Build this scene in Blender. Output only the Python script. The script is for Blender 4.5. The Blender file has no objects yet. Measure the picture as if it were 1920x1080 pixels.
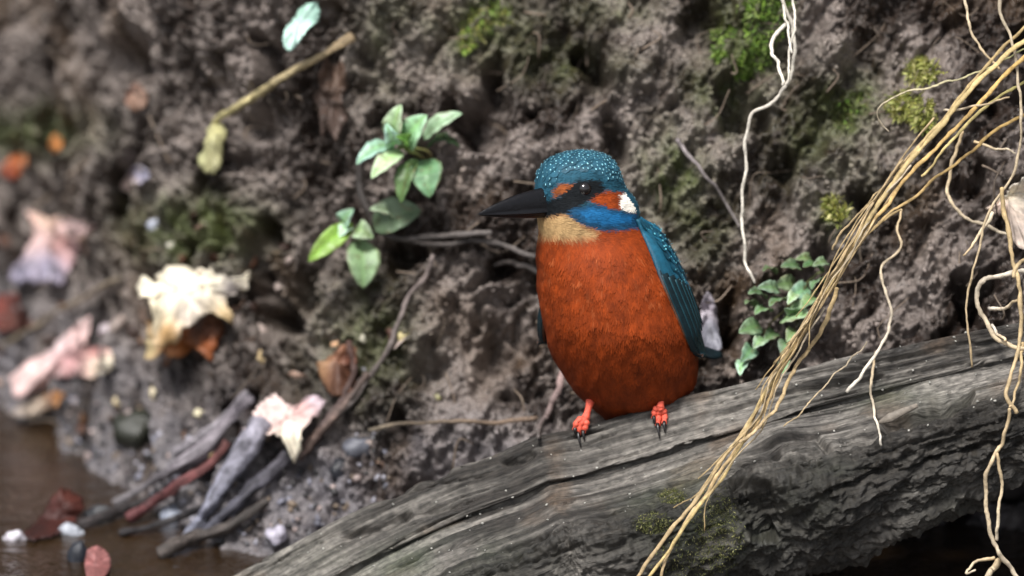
import bpy, math, random
import numpy as np
from mathutils import Vector
from mathutils.bvhtree import BVHTree

random.seed(7)
RNG = np.random.default_rng(7)
scene = bpy.context.scene
COL = scene.collection
R = math.radians

# ------------------------------------------------------------------ camera
DIST, PITCH, FRAME_W = 4.0, R(16), 0.41          # metres, frame width at the bird
CT, ST = math.cos(PITCH), math.sin(PITCH)
CAM = np.array([0.0, -DIST * CT, DIST * ST])
FWD = np.array([0.0, CT, -ST]); RIGHT = np.array([1.0, 0, 0]); UP = np.array([0.0, ST, CT])
cd = bpy.data.cameras.new('camera'); cam = bpy.data.objects.new('camera', cd); COL.objects.link(cam)
cam.location = CAM; cam.rotation_euler = (math.pi / 2 - PITCH, 0, 0)
cd.sensor_width = 36; cd.lens = 36 * DIST / FRAME_W
cd.clip_start = 0.05; cd.clip_end = 500
cd.dof.use_dof = True; cd.dof.focus_distance = DIST - 0.018; cd.dof.aperture_fstop = 5.6
scene.camera = cam

# ------------------------------------------------------------------ light
SUN_EL, SUN_AZ = R(60), R(200)                    # soft overcast light from above and behind the camera
w = bpy.data.worlds.new('World'); scene.world = w; w.use_nodes = True
nt = w.node_tree
sky = nt.nodes.new('ShaderNodeTexSky'); sky.sky_type = 'NISHITA'; sky.sun_disc = False
sky.sun_elevation = SUN_EL; sky.sun_rotation = SUN_AZ; sky.dust_density = 3.0
hs = nt.nodes.new('ShaderNodeHueSaturation'); hs.inputs['Saturation'].default_value = 0.35
nt.links.new(sky.outputs[0], hs.inputs['Color'])
nt.links.new(hs.outputs[0], nt.nodes['Background'].inputs[0])
nt.nodes['Background'].inputs[1].default_value = 0.05
sd = bpy.data.lights.new('sun', 'SUN'); sun = bpy.data.objects.new('sun', sd); COL.objects.link(sun)
sd.energy = 1.5; sd.angle = R(14); sd.color = (1.0, 0.97, 0.93)
sun_dir = Vector((math.cos(SUN_EL) * -0.40, math.cos(SUN_EL) * -0.92, math.sin(SUN_EL)))
sun.rotation_euler = sun_dir.to_track_quat('Z', 'Y').to_euler()
scene.view_settings.view_transform = 'Standard'; scene.view_settings.look = 'None'
scene.view_settings.exposure = 1.7; scene.view_settings.gamma = 1.0
scene.cycles.max_bounces = 6

# ------------------------------------------------------------------ pixel helpers
def P(px, py, y):
    px = np.asarray(px, float); py = np.asarray(py, float); y = np.asarray(y, float)
    k = FRAME_W / DIST / 1920
    d = FWD + ((px - 960) * k)[..., None] * RIGHT + ((540 - py) * k)[..., None] * UP
    t = (y - CAM[1]) / d[..., 1]
    return CAM + d * t[..., None]
def ray_dir(px, py):
    k = FRAME_W / DIST / 1920
    return FWD + (px - 960) * k * RIGHT + (540 - py) * k * UP
def project(V):
    d = np.asarray(V, float) - CAM
    dep = d @ FWD
    k = FRAME_W / DIST / 1920
    return 960 + (d @ RIGHT) / dep / k, 540 - (d @ UP) / dep / k
PX = FRAME_W / 1920                               # metres per photo pixel at the bird

def lin(r, g, b, k=1.0):
    f = lambda c: (c / 255 / 12.92) if c < 10.3 else ((c / 255 + 0.055) / 1.055) ** 2.4
    return (f(r) * k, f(g) * k, f(b) * k)
def smooth(a, b, x):
    t = np.clip((np.asarray(x, float) - a) / (b - a), 0, 1); return t * t * (3 - 2 * t)

# ------------------------------------------------------------------ noise
def _h(i, j, seed):
    h = (i.astype(np.int64) * 374761393 + j.astype(np.int64) * 668265263 + seed * 974634777) & 0xffffffff
    h = ((h ^ (h >> 13)) * 1274126177) & 0xffffffff
    h = (h ^ (h >> 16)) & 0xffffffff
    return h / 4294967296.0
def noise(x, y, seed=0):
    xi, yi = np.floor(x), np.floor(y); xf, yf = x - xi, y - yi
    u = xf ** 3 * (xf * (xf * 6 - 15) + 10); v = yf ** 3 * (yf * (yf * 6 - 15) + 10)
    def g(di, dj):
        a = _h(xi + di, yi + dj, seed) * 2 * np.pi
        return np.cos(a) * (xf - di) + np.sin(a) * (yf - dj)
    n0 = g(0, 0) * (1 - u) + g(1, 0) * u; n1 = g(0, 1) * (1 - u) + g(1, 1) * u
    return (n0 * (1 - v) + n1 * v) * 1.5
def fbm(x, y, oct=4, seed=0, gain=0.5):
    s = 0; a = 1.0
    for o in range(oct):
        s = s + a * noise(x * 2 ** o + 13.7 * o, y * 2 ** o - 7.1 * o, seed + o); a *= gain
    return s
def worley(x, y, seed=0):
    xi, yi = np.floor(x), np.floor(y); best = np.full(x.shape, 9.0)
    for di in (-1, 0, 1):
        for dj in (-1, 0, 1):
            cx = xi + di + _h(xi + di, yi + dj, seed); cy = yi + dj + _h(xi + di, yi + dj, seed + 77)
            best = np.minimum(best, (cx - x) ** 2 + (cy - y) ** 2)
    return np.sqrt(best)

# ------------------------------------------------------------------ mesh helpers
def mesh_np(name, V, F, colors=None, smooth_shade=True):
    """V (n,3); F (m,3) or (m,4)"""
    me = bpy.data.meshes.new(name)
    V = np.ascontiguousarray(V, np.float32); F = np.ascontiguousarray(F, np.int32)
    me.vertices.add(len(V)); me.vertices.foreach_set('co', V.ravel())
    k = F.shape[1]
    me.loops.add(F.size); me.loops.foreach_set('vertex_index', F.ravel())
    me.polygons.add(len(F)); me.polygons.foreach_set('loop_start', np.arange(0, F.size, k, dtype=np.int32))
    me.polygons.foreach_set('use_smooth', np.full(len(F), smooth_shade))
    if colors is not None:
        c = np.ones((len(V), 4), np.float32); c[:, :3] = colors
        a = me.color_attributes.new('Col', 'FLOAT_COLOR', 'POINT'); a.data.foreach_set('color', c.ravel())
    me.update(calc_edges=True)
    return me
def grid_faces(nr, nc, wrap=False):
    i = np.arange(nr - 1)[:, None]; j = np.arange(nc if wrap else nc - 1)[None, :]
    j2 = (j + 1) % nc
    return np.stack([i * nc + j, i * nc + j2, (i + 1) * nc + j2, (i + 1) * nc + j], -1).reshape(-1, 4)
def obj(name, me, mat, parent=None):
    o = bpy.data.objects.new(name, me); COL.objects.link(o)
    if mat is not None and not me.materials: me.materials.append(mat)
    if parent is not None: o.parent = parent; o.matrix_parent_inverse = parent.matrix_world.inverted()
    return o
def thing(name, label, cat, loc=(0, 0, 0), group=None):
    o = bpy.data.objects.new(name, None); COL.objects.link(o); o.location = loc; o.empty_display_size = 0.01
    o['label'] = label; o['category'] = cat
    if group: o['group'] = group
    o.matrix_basis.translation = Vector(loc)
    bpy.context.view_layer.update()
    return o
def tag(o, label, cat, group=None, kind=None):
    o['label'] = label; o['category'] = cat
    if group: o['group'] = group
    if kind: o['kind'] = kind
    return o
def solidify(o, t):
    m = o.modifiers.new('thickness', 'SOLIDIFY'); m.thickness = t; m.offset = 0
    return o
def catmull(pts, n):
    pts = np.asarray(pts, float)
    p = np.vstack([2 * pts[0] - pts[1], pts, 2 * pts[-1] - pts[-2]])
    seg = np.linalg.norm(np.diff(pts, axis=0), axis=1); cum = np.r_[0, np.cumsum(seg)]
    s = np.linspace(0, cum[-1], n); out = []
    for v in s:
        i = min(np.searchsorted(cum, v, 'right') - 1, len(seg) - 1); t = (v - cum[i]) / max(seg[i], 1e-12)
        a, b, c, d = p[i], p[i + 1], p[i + 2], p[i + 3]
        out.append(0.5 * (2 * b + (c - a) * t + (2 * a - 5 * b + 4 * c - d) * t * t + (3 * b - a - 3 * c + d) * t ** 3))
    return np.array(out)
def tube(C, rad, sides=8, caps=True, flat=1.0):
    """skin a polyline C (n,3) with radii; flat<1 squashes it to a blade"""
    C = np.asarray(C, float); n = len(C); rad = np.broadcast_to(np.asarray(rad, float), (n,)).copy()
    T = np.gradient(C, axis=0); T /= np.linalg.norm(T, axis=1)[:, None] + 1e-12
    N = np.zeros_like(T); ref = -FWD - T[0] * (-FWD @ T[0]); N[0] = ref / np.linalg.norm(ref)
    for i in range(1, n):
        v = N[i - 1] - T[i] * (N[i - 1] @ T[i]); N[i] = v / (np.linalg.norm(v) + 1e-12)
    B = np.cross(T, N)
    a = np.linspace(0, 2 * np.pi, sides, endpoint=False)
    V = C[:, None] + rad[:, None, None] * (np.cos(a)[None, :, None] * N[:, None] * flat + np.sin(a)[None, :, None] * B[:, None])
    V = V.reshape(-1, 3); F = grid_faces(n, sides, True)
    if caps:
        V = np.vstack([V, C[0] - T[0] * rad[0] * .4, C[-1] + T[-1] * rad[-1] * .4]); k = n * sides
        j = np.arange(sides); j2 = (j + 1) % sides
        F = np.vstack([F, np.stack([np.full(sides, k), np.full(sides, k), j2, j], -1)[:, [1, 2, 3, 3]],
                       np.stack([np.full(sides, k + 1), (n - 1) * sides + j, (n - 1) * sides + j2, (n - 1) * sides + j2], -1)])
    return V, F
def tri_or_quad(me_name, V, F, colors=None):
    """faces with a doubled last index become triangles"""
    F = np.asarray(F); d = F[:, 2] == F[:, 3]
    q = F[~d]; T = np.vstack([F[d][:, :3], q[:, [0, 1, 2]], q[:, [0, 2, 3]]])
    return mesh_np(me_name, V, T, colors)
def in_poly(x, y, poly):
    poly = np.asarray(poly, float); inside = np.zeros(np.shape(x), bool); n = len(poly)
    for i in range(n):
        x1, y1 = poly[i]; x2, y2 = poly[(i + 1) % n]
        c = ((y1 > y) != (y2 > y)) & (x < (x2 - x1) * (y - y1) / ((y2 - y1) or 1e-9) + x1); inside ^= c
    return inside
def poly_dist(x, y, pts):
    """distance to polyline and parameter along it"""
    best = np.full(np.shape(x), 1e9); par = np.zeros(np.shape(x)); pts = np.asarray(pts, float)
    for i in range(len(pts) - 1):
        a, b = pts[i], pts[i + 1]; d = b - a; L = d @ d
        t = np.clip(((x - a[0]) * d[0] + (y - a[1]) * d[1]) / L, 0, 1)
        q = np.hypot(x - a[0] - t * d[0], y - a[1] - t * d[1]); m = q < best
        best = np.where(m, q, best); par = np.where(m, (i + t) / (len(pts) - 1), par)
    return best, par

# ------------------------------------------------------------------ materials
def mat(name, rough=0.6, scale=300, amount=0.35, bump=0.0, bump_scale=600, base=None, spec=0.5, sheen=0.0,
        translucent=0.0, rough_var=0.0, stretch=(1, 1, 1), coat=0.0, dist=0.001, coord=None):
    m = bpy.data.materials.new(name); m.use_nodes = True; t = m.node_tree; b = t.nodes['Principled BSDF']
    tc = t.nodes.new('ShaderNodeTexCoord'); mp = t.nodes.new('ShaderNodeMapping'); mp.inputs['Scale'].default_value = stretch
    if coord:
        ca_ = t.nodes.new('ShaderNodeAttribute'); ca_.attribute_name = coord; t.links.new(ca_.outputs['Vector'], mp.inputs['Vector'])
    else: t.links.new(tc.outputs['Object'], mp.inputs['Vector'])
    n = t.nodes.new('ShaderNodeTexNoise'); n.inputs['Scale'].default_value = scale; n.inputs['Detail'].default_value = 6
    n.inputs['Roughness'].default_value = 0.65; t.links.new(mp.outputs[0], n.inputs['Vector'])
    if base is None:
        a = t.nodes.new('ShaderNodeAttribute'); a.attribute_name = 'Col'; src = a.outputs['Color']
    else:
        r = t.nodes.new('ShaderNodeRGB'); r.outputs[0].default_value = (*base, 1); src = r.outputs[0]
    mr = t.nodes.new('ShaderNodeMapRange'); mr.inputs['From Min'].default_value = 0.3; mr.inputs['From Max'].default_value = 0.7
    mr.inputs['To Min'].default_value = 1 - amount; mr.inputs['To Max'].default_value = 1 + amount
    t.links.new(n.outputs['Fac'], mr.inputs['Value'])
    vm = t.nodes.new('ShaderNodeVectorMath'); vm.operation = 'SCALE'
    t.links.new(src, vm.inputs[0]); t.links.new(mr.outputs[0], vm.inputs['Scale'])
    t.links.new(vm.outputs[0], b.inputs['Base Color'])
    b.inputs['Roughness'].default_value = rough; b.inputs['Specular IOR Level'].default_value = spec
    if coat: b.inputs['Coat Weight'].default_value = coat; b.inputs['Coat Roughness'].default_value = 0.25
    if rough_var:
        r2 = t.nodes.new('ShaderNodeMapRange'); r2.inputs['From Min'].default_value = 0.35; r2.inputs['From Max'].default_value = 0.65
        r2.inputs['To Min'].default_value = rough - rough_var; r2.inputs['To Max'].default_value = rough + rough_var
        n3 = t.nodes.new('ShaderNodeTexNoise'); n3.inputs['Scale'].default_value = scale * 0.3; n3.inputs['Detail'].default_value = 3
        t.links.new(mp.outputs[0], n3.inputs['Vector'])
        t.links.new(n3.outputs['Fac'], r2.inputs['Value']); t.links.new(r2.outputs[0], b.inputs['Roughness'])
    if sheen: b.inputs['Sheen Weight'].default_value = sheen; b.inputs['Sheen Roughness'].default_value = 0.5
    if bump:
        n2 = t.nodes.new('ShaderNodeTexNoise'); n2.inputs['Scale'].default_value = bump_scale; n2.inputs['Detail'].default_value = 5
        n2.inputs['Roughness'].default_value = 0.7; t.links.new(mp.outputs[0], n2.inputs['Vector'])
        bp = t.nodes.new('ShaderNodeBump'); bp.inputs['Strength'].default_value = bump; bp.inputs['Distance'].default_value = dist
        t.links.new(n2.outputs['Fac'], bp.inputs['Height']); t.links.new(bp.outputs[0], b.inputs['Normal'])
    if translucent:
        tr = t.nodes.new('ShaderNodeBsdfTranslucent'); t.links.new(vm.outputs[0], tr.inputs['Color'])
        mx = t.nodes.new('ShaderNodeMixShader'); mx.inputs[0].default_value = translucent
        t.links.new(b.outputs[0], mx.inputs[1]); t.links.new(tr.outputs[0], mx.inputs[2])
        t.links.new(mx.outputs[0], t.nodes['Material Output'].inputs['Surface'])
    return m
M_SOIL = mat('damp_soil', 0.46, 450, 0.38, 0.6, 800, rough_var=0.2, dist=0.0012)
M_CRUMB = mat('soil_crumb', 0.6, 700, 0.4, 0.6, 1500)
M_WOOD = mat('weathered_wood', 0.6, 900, 0.55, 1.0, 1300, rough_var=0.15, stretch=(0.10, 1, 1), dist=0.0012, coord='grain')
M_STRAW = mat('dry_straw', 0.7, 400, 0.4, 0.4, 900, translucent=0.15, spec=0.3)
M_ROOT = mat('pale_root', 0.6, 400, 0.3, 0.4, 900)
M_TWIG = mat('twig_bark', 0.65, 500, 0.45, 0.6, 900)
M_LEAF = mat('dead_leaf', 0.5, 180, 0.3, 0.5, 400, translucent=0.15)
M_GREEN = mat('fresh_leaf', 0.42, 260, 0.32, 0.35, 500, translucent=0.2, coat=0.1)
M_MOSS = mat('moss', 0.6, 300, 0.4, translucent=0.25)
M_STONE = mat('wet_stone', 0.35, 350, 0.35, 0.4, 800)
M_FEATHER = mat('plumage', 0.7, 600, 0.16, 0.25, 1400, spec=0.2, dist=0.0006)
M_BLUE = mat('blue_plumage', 0.55, 500, 0.3, 0.3, 1500, spec=0.3, dist=0.0005)
M_BILL = mat('horny_bill', 0.28, 500, 0.3, 0.25, 700, base=(0.005, 0.0048, 0.006), spec=0.32)
M_EYE = mat('eye_gloss', 0.04, 200, 0.05, base=(0.006, 0.004, 0.004), spec=0.8)
M_FOOT = mat('red_foot_skin', 0.42, 900, 0.3, 0.5, 1500, base=(0.80, 0.12, 0.07))
M_CLAW = mat('dark_claw', 0.3, 500, 0.2, base=(0.012, 0.01, 0.01))
M_WATER = mat('murky_water', 0.06, 25, 0.3, 0.35, 45, base=lin(105, 80, 55, 0.16), spec=0.7, dist=0.008)

# ================================================================== SETTING
ZW = -0.131                                        # water level
xw_k = [-4.0, -1.5, -0.5, -0.35, -0.22, -0.141, -0.107, -0.05, 0.0, 0.1, 0.2, 0.3, 0.6, 1.5, 4.0]
yw_k = [3.0, 1.40, 0.62, 0.45, 0.277, 0.10, 0.06, 0.045, 0.035, 0.0, -0.025, -0.05, -0.10, -0.15, -0.2]
def bank_y(x, h):
    xs = np.linspace(-4, 4, 4001); yw = np.interp(xs, xw_k, yw_k)
    ker = np.hanning(31); ker /= ker.sum(); yw = np.convolve(np.pad(yw, 15, 'edge'), ker, 'valid')
    y = np.interp(x, xs, yw)
    left = 1 - smooth(-0.12, 0.02, x)
    s1 = 0.55 + 0.40 * left; s2 = 0.42 - 0.24 * left
    hb = np.where(h < 0, h * 1.2, h)
    g = s1 * np.minimum(hb, 0.075) + s2 * np.maximum(hb - 0.075, 0)
    under = 0.12 * smooth(0.02, 0.10, x) * np.exp(-((h - 0.0) / 0.045) ** 2)
    top = np.maximum(h - 0.55, 0); g = g + top ** 1.5 * 6
    shade_lip = -0.10 * smooth(0.235, 0.34, h) * (1 - smooth(-0.10, 0.03, x)) * smooth(0.9, 0.5, h)   # overhanging lip added out of view above the far slope to shade it
    return y + g + under + shade_lip
xf = np.r_[np.linspace(-3.5, -1.1, 40, endpoint=False), np.linspace(-1.1, -0.45, 110, endpoint=False), np.linspace(-0.45, -0.27, 70, endpoint=False),
           np.linspace(-0.27, 0.25, 800, endpoint=False), np.linspace(0.25, 0.45, 80, endpoint=False), np.linspace(0.45, 1.1, 110, endpoint=False), np.linspace(1.1, 3.5, 40)]
hf = np.r_[np.linspace(-0.3, -0.03, 14, endpoint=False), np.linspace(-0.03, 0.29, 500, endpoint=False), np.linspace(0.29, 0.5, 90, endpoint=False), np.linspace(0.5, 1.2, 24)]
X, H = np.meshgrid(xf, hf)
Y = bank_y(X, H)
# plan length along the bank, so that clods keep their size where the bank turns away
arc = np.r_[0, np.cumsum(np.hypot(np.diff(xf), np.diff(bank_y(xf, np.full_like(xf, 0.1)))))]; arc -= np.interp(0, xf, arc)
A = np.broadcast_to(arc, X.shape)
ca, sa = math.cos(R(58)), math.sin(R(58))
U1 = A * ca + H * sa; U2 = -A * sa + H * ca        # along and across the slumped streaks
wx = 0.004 * fbm(A * 30, H * 30, 3, 90); wy = 0.004 * fbm(A * 30, H * 30, 3, 95)
q1, q2 = U1 + wx, U2 + wy
big = 0.012 * fbm(A * 12, H * 12, 3, 1)
mid = 0.0155 * (np.abs(fbm(q1 * 18, q2 * 46, 3, 5)) - 0.3)
clod = 0.0062 * (np.abs(fbm(q1 * 90, q2 * 165, 3, 11)) - 0.3)
wor = 0.0044 * (0.45 - worley(q1 * 130 + 2 * noise(A * 90, H * 90, 3), q2 * 210, 21))
wor2 = 0.0013 * (0.45 - worley(A * 380, H * 380, 25))
fine = 0.0015 * fbm(A * 420, H * 420, 3, 31, 0.6)
pit_n = fbm(q1 * 26, q2 * 34, 2, 41)
b0x, b0y = project(np.stack([X, Y, ZW + H], -1))
calm = np.ones_like(X)
for (cx, cy, r_) in [(1420, 70, 110), (1480, 580, 110), (1720, 170, 80), (770, 290, 70), (670, 460, 60), (345, 570, 90)]:
    calm = np.minimum(calm, 1 - 0.9 * np.exp(-(((b0x - cx) / r_) ** 2 + ((b0y - cy) / r_) ** 2)))
pit = -0.036 * smooth(0.38, 0.85, pit_n) * calm
for (cx, cy, rx_, ry_, dp) in [(1310, 40, 38, 60, .022), (930, 660, 55, 80, .024), (980, 600, 30, 60, .018), (760, 485, 45, 22, .022), (440, 300, 60, 22, .018), (1358, 610, 26, 60, .024), (700, 150, 30, 50, .018), (470, 230, 40, 30, .016), (1470, 310, 26, 26, .018), (1010, 210, 22, 20, .014), (250, 110, 50, 40, .02), (800, 700, 40, 40, .016), (560, 560, 40, 40, .018), (1560, 660, 60, 26, .016)]:
    wz = 14 * fbm(b0x / 40, b0y / 40, 2, 88)
    pit = pit - dp * np.exp(-(((b0x + wz - cx) / rx_) ** 2 + ((b0y + wz - cy) / ry_) ** 2) ** 1.5)
infr = (1 - smooth(0.35, 0.6, np.abs(X)))
D = big + (mid + clod + wor + wor2 + fine + pit) * (0.35 + 0.65 * infr)
SHORE = (1 - smooth(0.0, 0.03, H)) * 0.5
D = D * (1 - SHORE)
nb = np.stack([-0.42 * (1 - smooth(-0.15, 0.05, X)), np.full_like(X, -0.85), np.full_like(X, 0.42)], -1)
nb /= np.linalg.norm(nb, axis=-1)[..., None]
BV = np.stack([X, Y, ZW + H], -1) + D[..., None] * nb
bpx, bpy_ = project(BV)
# soil colour: mauve grey clay, darker humus, some green algae film
n1 = fbm(A * 28, H * 28, 4, 51); n2 = fbm(A * 110, H * 110, 3, 57); n3 = fbm(A * 16 + 5, H * 16, 3, 61)
c_clay = np.array(lin(176, 162, 154)); c_hum = np.array(lin(72, 58, 50)); c_ochre = np.array(lin(150, 120, 88)); c_alg = np.array(lin(112, 124, 68))
t = np.clip(0.50 + 1.3 * n1 + 0.8 * n2, 0, 1)[..., None]
BC = c_hum * (1 - t) + c_clay * t
o = (smooth(0.15, 0.7, n3) * 0.28)[..., None]; BC = BC * (1 - o) + c_ochre * o
alg = np.zeros_like(X)
for (cx, cy, rx, ry, k) in [(370, 430, 120, 60, .75), (60, 250, 110, 45, .6), (1260, 330, 70, 90, .5), (1350, 180, 60, 90, .45), (1590, 200, 60, 60, .7), (1560, 250, 120, 120, .3),
                            (900, 60, 110, 70, .45), (1060, 120, 160, 50, .25), (1150, 20, 90, 40, .3), (1300, 420, 80, 80, .3), (680, 640, 100, 110, .35), (1560, 400, 40, 40, .5), (720, 60, 60, 140, .25), (1400, 90, 70, 110, .6)]:
    alg = np.maximum(alg, k * np.exp(-(((bpx - cx) / rx) ** 2 + ((bpy_ - cy) / ry) ** 2)))
alg = (np.clip(alg * (1.35 + 1.2 * n2), 0, 0.9))[..., None]
BC = BC * (1 - alg) + c_alg * alg
# washed bluish silt near the water line; the pale blue paints in sky sheen
silt_sheen = ((1 - smooth(0.02, 0.07, H)) * 0.75 * (0.6 + 0.6 * np.clip(n1, -1, 1)))[..., None]
BC = BC * (1 - silt_sheen) + np.array(lin(148, 148, 160)) * silt_sheen
BC = np.clip(BC * 0.43, 0.004, 1)
me = mesh_np('earth_bank', BV.reshape(-1, 3), grid_faces(*X.shape), BC.reshape(-1, 3))
bank = obj('earth_bank', me, M_SOIL); bank['kind'] = 'structure'; bank['label'] = 'dark crumbly earth bank rising behind the log'
sub = (slice(None, None, 2), slice(None, None, 2)); Vs = BV[sub]
BVH_BANK = BVHTree.FromPolygons([tuple(v) for v in Vs.reshape(-1, 3)], [tuple(int(k) for k in f) for f in grid_faces(*Vs.shape[:2])])

# water and stream bed
def sheet(name, x0, x1, y0, y1, z, n, m, k):
    xs, ys = np.meshgrid(np.linspace(x0, x1, n), np.linspace(y0, y1, n))
    o_ = obj(name, mesh_np(name, np.stack([xs, ys, np.full_like(xs, z)], -1).reshape(-1, 3), grid_faces(n, n)), m); o_['kind'] = 'structure'; return o_
sheet('stream_water', -3.5, 3.5, -7, 3.2, ZW, 40, M_WATER, 0)['label'] = 'murky brown stream water at the foot of the bank'
M_BED = mat('stream_bed', 0.8, 20, 0.3, base=(0.05, 0.04, 0.03))
sheet('stream_bed', -60, 60, -60, 60, ZW - 0.26, 10, M_BED, 0)

# ------------------------------------------------------------------ fallen log
rx_k = [-300, 100, 430, 520, 620, 740, 850, 940, 1000, 1075, 1150, 1237, 1310, 1450, 1600, 1750, 1920, 2200, 2700]
ry_k = [1330, 1210, 1082, 1035, 982, 925, 878, 848, 820, 806, 784, 760, 738, 702, 668, 636, 606, 560, 490]
NT, NP = 1150, 330
tx = np.r_[np.linspace(-300, 330, 40, endpoint=False), np.linspace(330, 2000, NT, endpoint=False), np.linspace(2000, 2700, 40)]
ridge = np.interp(tx, rx_k, ry_k)
ax_y = np.convolve(np.pad(ridge, 60, 'edge'), np.hanning(121) / np.hanning(121).sum(), 'valid')
Rl = np.interp(tx, [-300, 700, 1300, 1650, 1920, 2700], [0.050, 0.047, 0.043, 0.038, 0.031, 0.028])
RP = P(tx, ridge, np.full_like(tx, 0.000))
slope = np.gradient(ax_y, tx); dx, dy = 1 / np.hypot(1, slope), -slope / np.hypot(1, slope)
nn1 = -dy[:, None] * RIGHT + dx[:, None] * UP
AX = RP - nn1 * Rl[:, None]
# cross-section seen end on: (drop below the ridge, distance towards the viewer) in mm; a steep back plank, a ledge, a rotten side
SEC = np.array([(0, 0), (1.5, 3.2), (9, 6.5), (15.5, 10.0), (17.2, 10.4), (17.8, 9.4), (18.1, 6.6), (19.0, 7.2), (21.5, 13), (27.5, 23), (35, 32), (40, 36), (46, 37.5), (58, 35), (70, 28), (80, 16), (84, 0), (78, -18), (62, -30), (40, -34), (20, -28), (6, -14), (0.8, -5), (0, 0)], float)
dense = catmull(SEC, 2000)[:-1]
seg_ = np.r_[0, np.cumsum(np.linalg.norm(np.diff(dense, axis=0), axis=1))]
i_fr = np.argmin(np.hypot(dense[:, 0] - 84, dense[:, 1]))
pick = np.r_[np.linspace(0, i_fr, 290, endpoint=False), np.linspace(i_fr, 1925, 30, endpoint=False), np.linspace(1925, 1998, 10)].astype(int)
sec = dense[pick]; tg_ = np.gradient(dense, axis=0); nr_ = np.stack([-tg_[:, 1], tg_[:, 0]], -1); nr_ /= np.linalg.norm(nr_, axis=1)[:, None]
if (nr_[500] * (dense[500] - dense.mean(0))).sum() < 0: nr_ = -nr_
nr_ = nr_[pick]; ksc = (Rl / 0.0425)[:, None]
arc_s = seg_[pick] * 0.001
arc_s = np.where(pick > 1924, arc_s - seg_[-1] * 0.001, arc_s)
ph = (arc_s / 0.0425)[None, :]                       # pseudo angle: 0 ridge, ~0.5 groove, ~1.2 ledge edge, ~2.6 underside
LV0 = RP[:, None] + (ksc * 0.001)[..., None] * (-sec[None, :, :1] * nn1[:, None] + sec[None, :, 1:] * (-FWD))
lpx, lpy = project(LV0)
Tm = (tx * PX)[:, None]; Sm = arc_s[None, :]
front = (ph > -0.3) & (ph < 2.9)
warp = 0.0014 * fbm(Tm * 9, Sm * 40, 2, 200)
g1 = fbm(Tm * 4.5, (Sm + warp) * 150, 4, 201, 0.6)
g2 = fbm(Tm * 13, (Sm + warp * .7) * 620, 2, 207, 0.6)
g3 = np.abs(fbm(Tm * 5 + 3, (Sm + warp) * 75, 2, 213)); g4 = np.abs(fbm(Tm * 8 + 9, (Sm + warp) * 190, 2, 216))
cut = smooth(-0.1, 0.5, fbm(Tm * 11, Sm * 40, 2, 217))
DL = 0.0008 * g1 + 0.0006 * g2 - 0.0034 * smooth(0.07, 0.0, g3) * (0.3 + cut) - 0.0024 * smooth(0.09, 0.0, g4) * cut + 0.0012 * fbm(Tm * 22, Sm * 45, 2, 219)
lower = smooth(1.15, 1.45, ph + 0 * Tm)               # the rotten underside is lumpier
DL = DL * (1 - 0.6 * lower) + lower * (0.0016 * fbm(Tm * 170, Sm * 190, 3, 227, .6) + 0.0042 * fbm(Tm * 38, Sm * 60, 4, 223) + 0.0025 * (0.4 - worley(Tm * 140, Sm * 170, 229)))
wob = 7 * fbm(lpx / 70, lpy / 40, 3, 231)
def groove(pts, width, depth, taper=True):
    d, p = poly_dist(lpx, lpy + wob * 0.7, pts)
    tp = np.clip(np.minimum(p, 1 - p) * 8, 0, 1) if taper else 1
    return -depth * tp * np.exp(-(d / width) ** 2)
crease = np.zeros_like(lpx)
for pts, wd, dp in [
    ([(640, 1012), (700, 990), (775, 962)], 8, 0.006),
    ([(700, 940), (780, 915), (850, 880)], 5, 0.0025), ([(940, 873), (1005, 850)], 6, 0.004),
    ([(900, 1035), (1000, 1015), (1080, 985), (1150, 962), (1190, 955)], 3.5, 0.0028),
    ([(1310, 790), (1450, 745), (1600, 712), (1760, 690), (1920, 668)], 5, 0.0030),
    ([(1500, 735), (1700, 690), (1920, 645)], 4, 0.002), ([(1560, 700), (1760, 655), (1920, 628)], 5, 0.003),
    ([(1390, 870), (1480, 838), (1530, 822), (1560, 850)], 7, 0.004), ([(1500, 870), (1640, 815), (1760, 775), (1880, 745)], 6, 0.003),
    ([(1540, 920), (1600, 905), (1660, 880)], 5, 0.004), ([(1600, 860), (1750, 820), (1900, 790)], 4, 0.002), ([(1360, 880), (1450, 868), (1560, 882)], 6, 0.003),
    ([(1700, 880), (1800, 850), (1920, 820)], 5, 0.0035), ([(880, 1078), (1000, 1050), (1100, 1020)], 4, 0.0022), ([(1240, 850), (1340, 815)], 3, 0.002)]:
    crease = crease + groove(pts, wd, dp)
crease = crease + groove([(1648, 798), (1700, 783), (1760, 756), (1830, 738)], 11, 0.011) + groove([(1690, 800), (1790, 760)], 6, 0.005)
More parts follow.
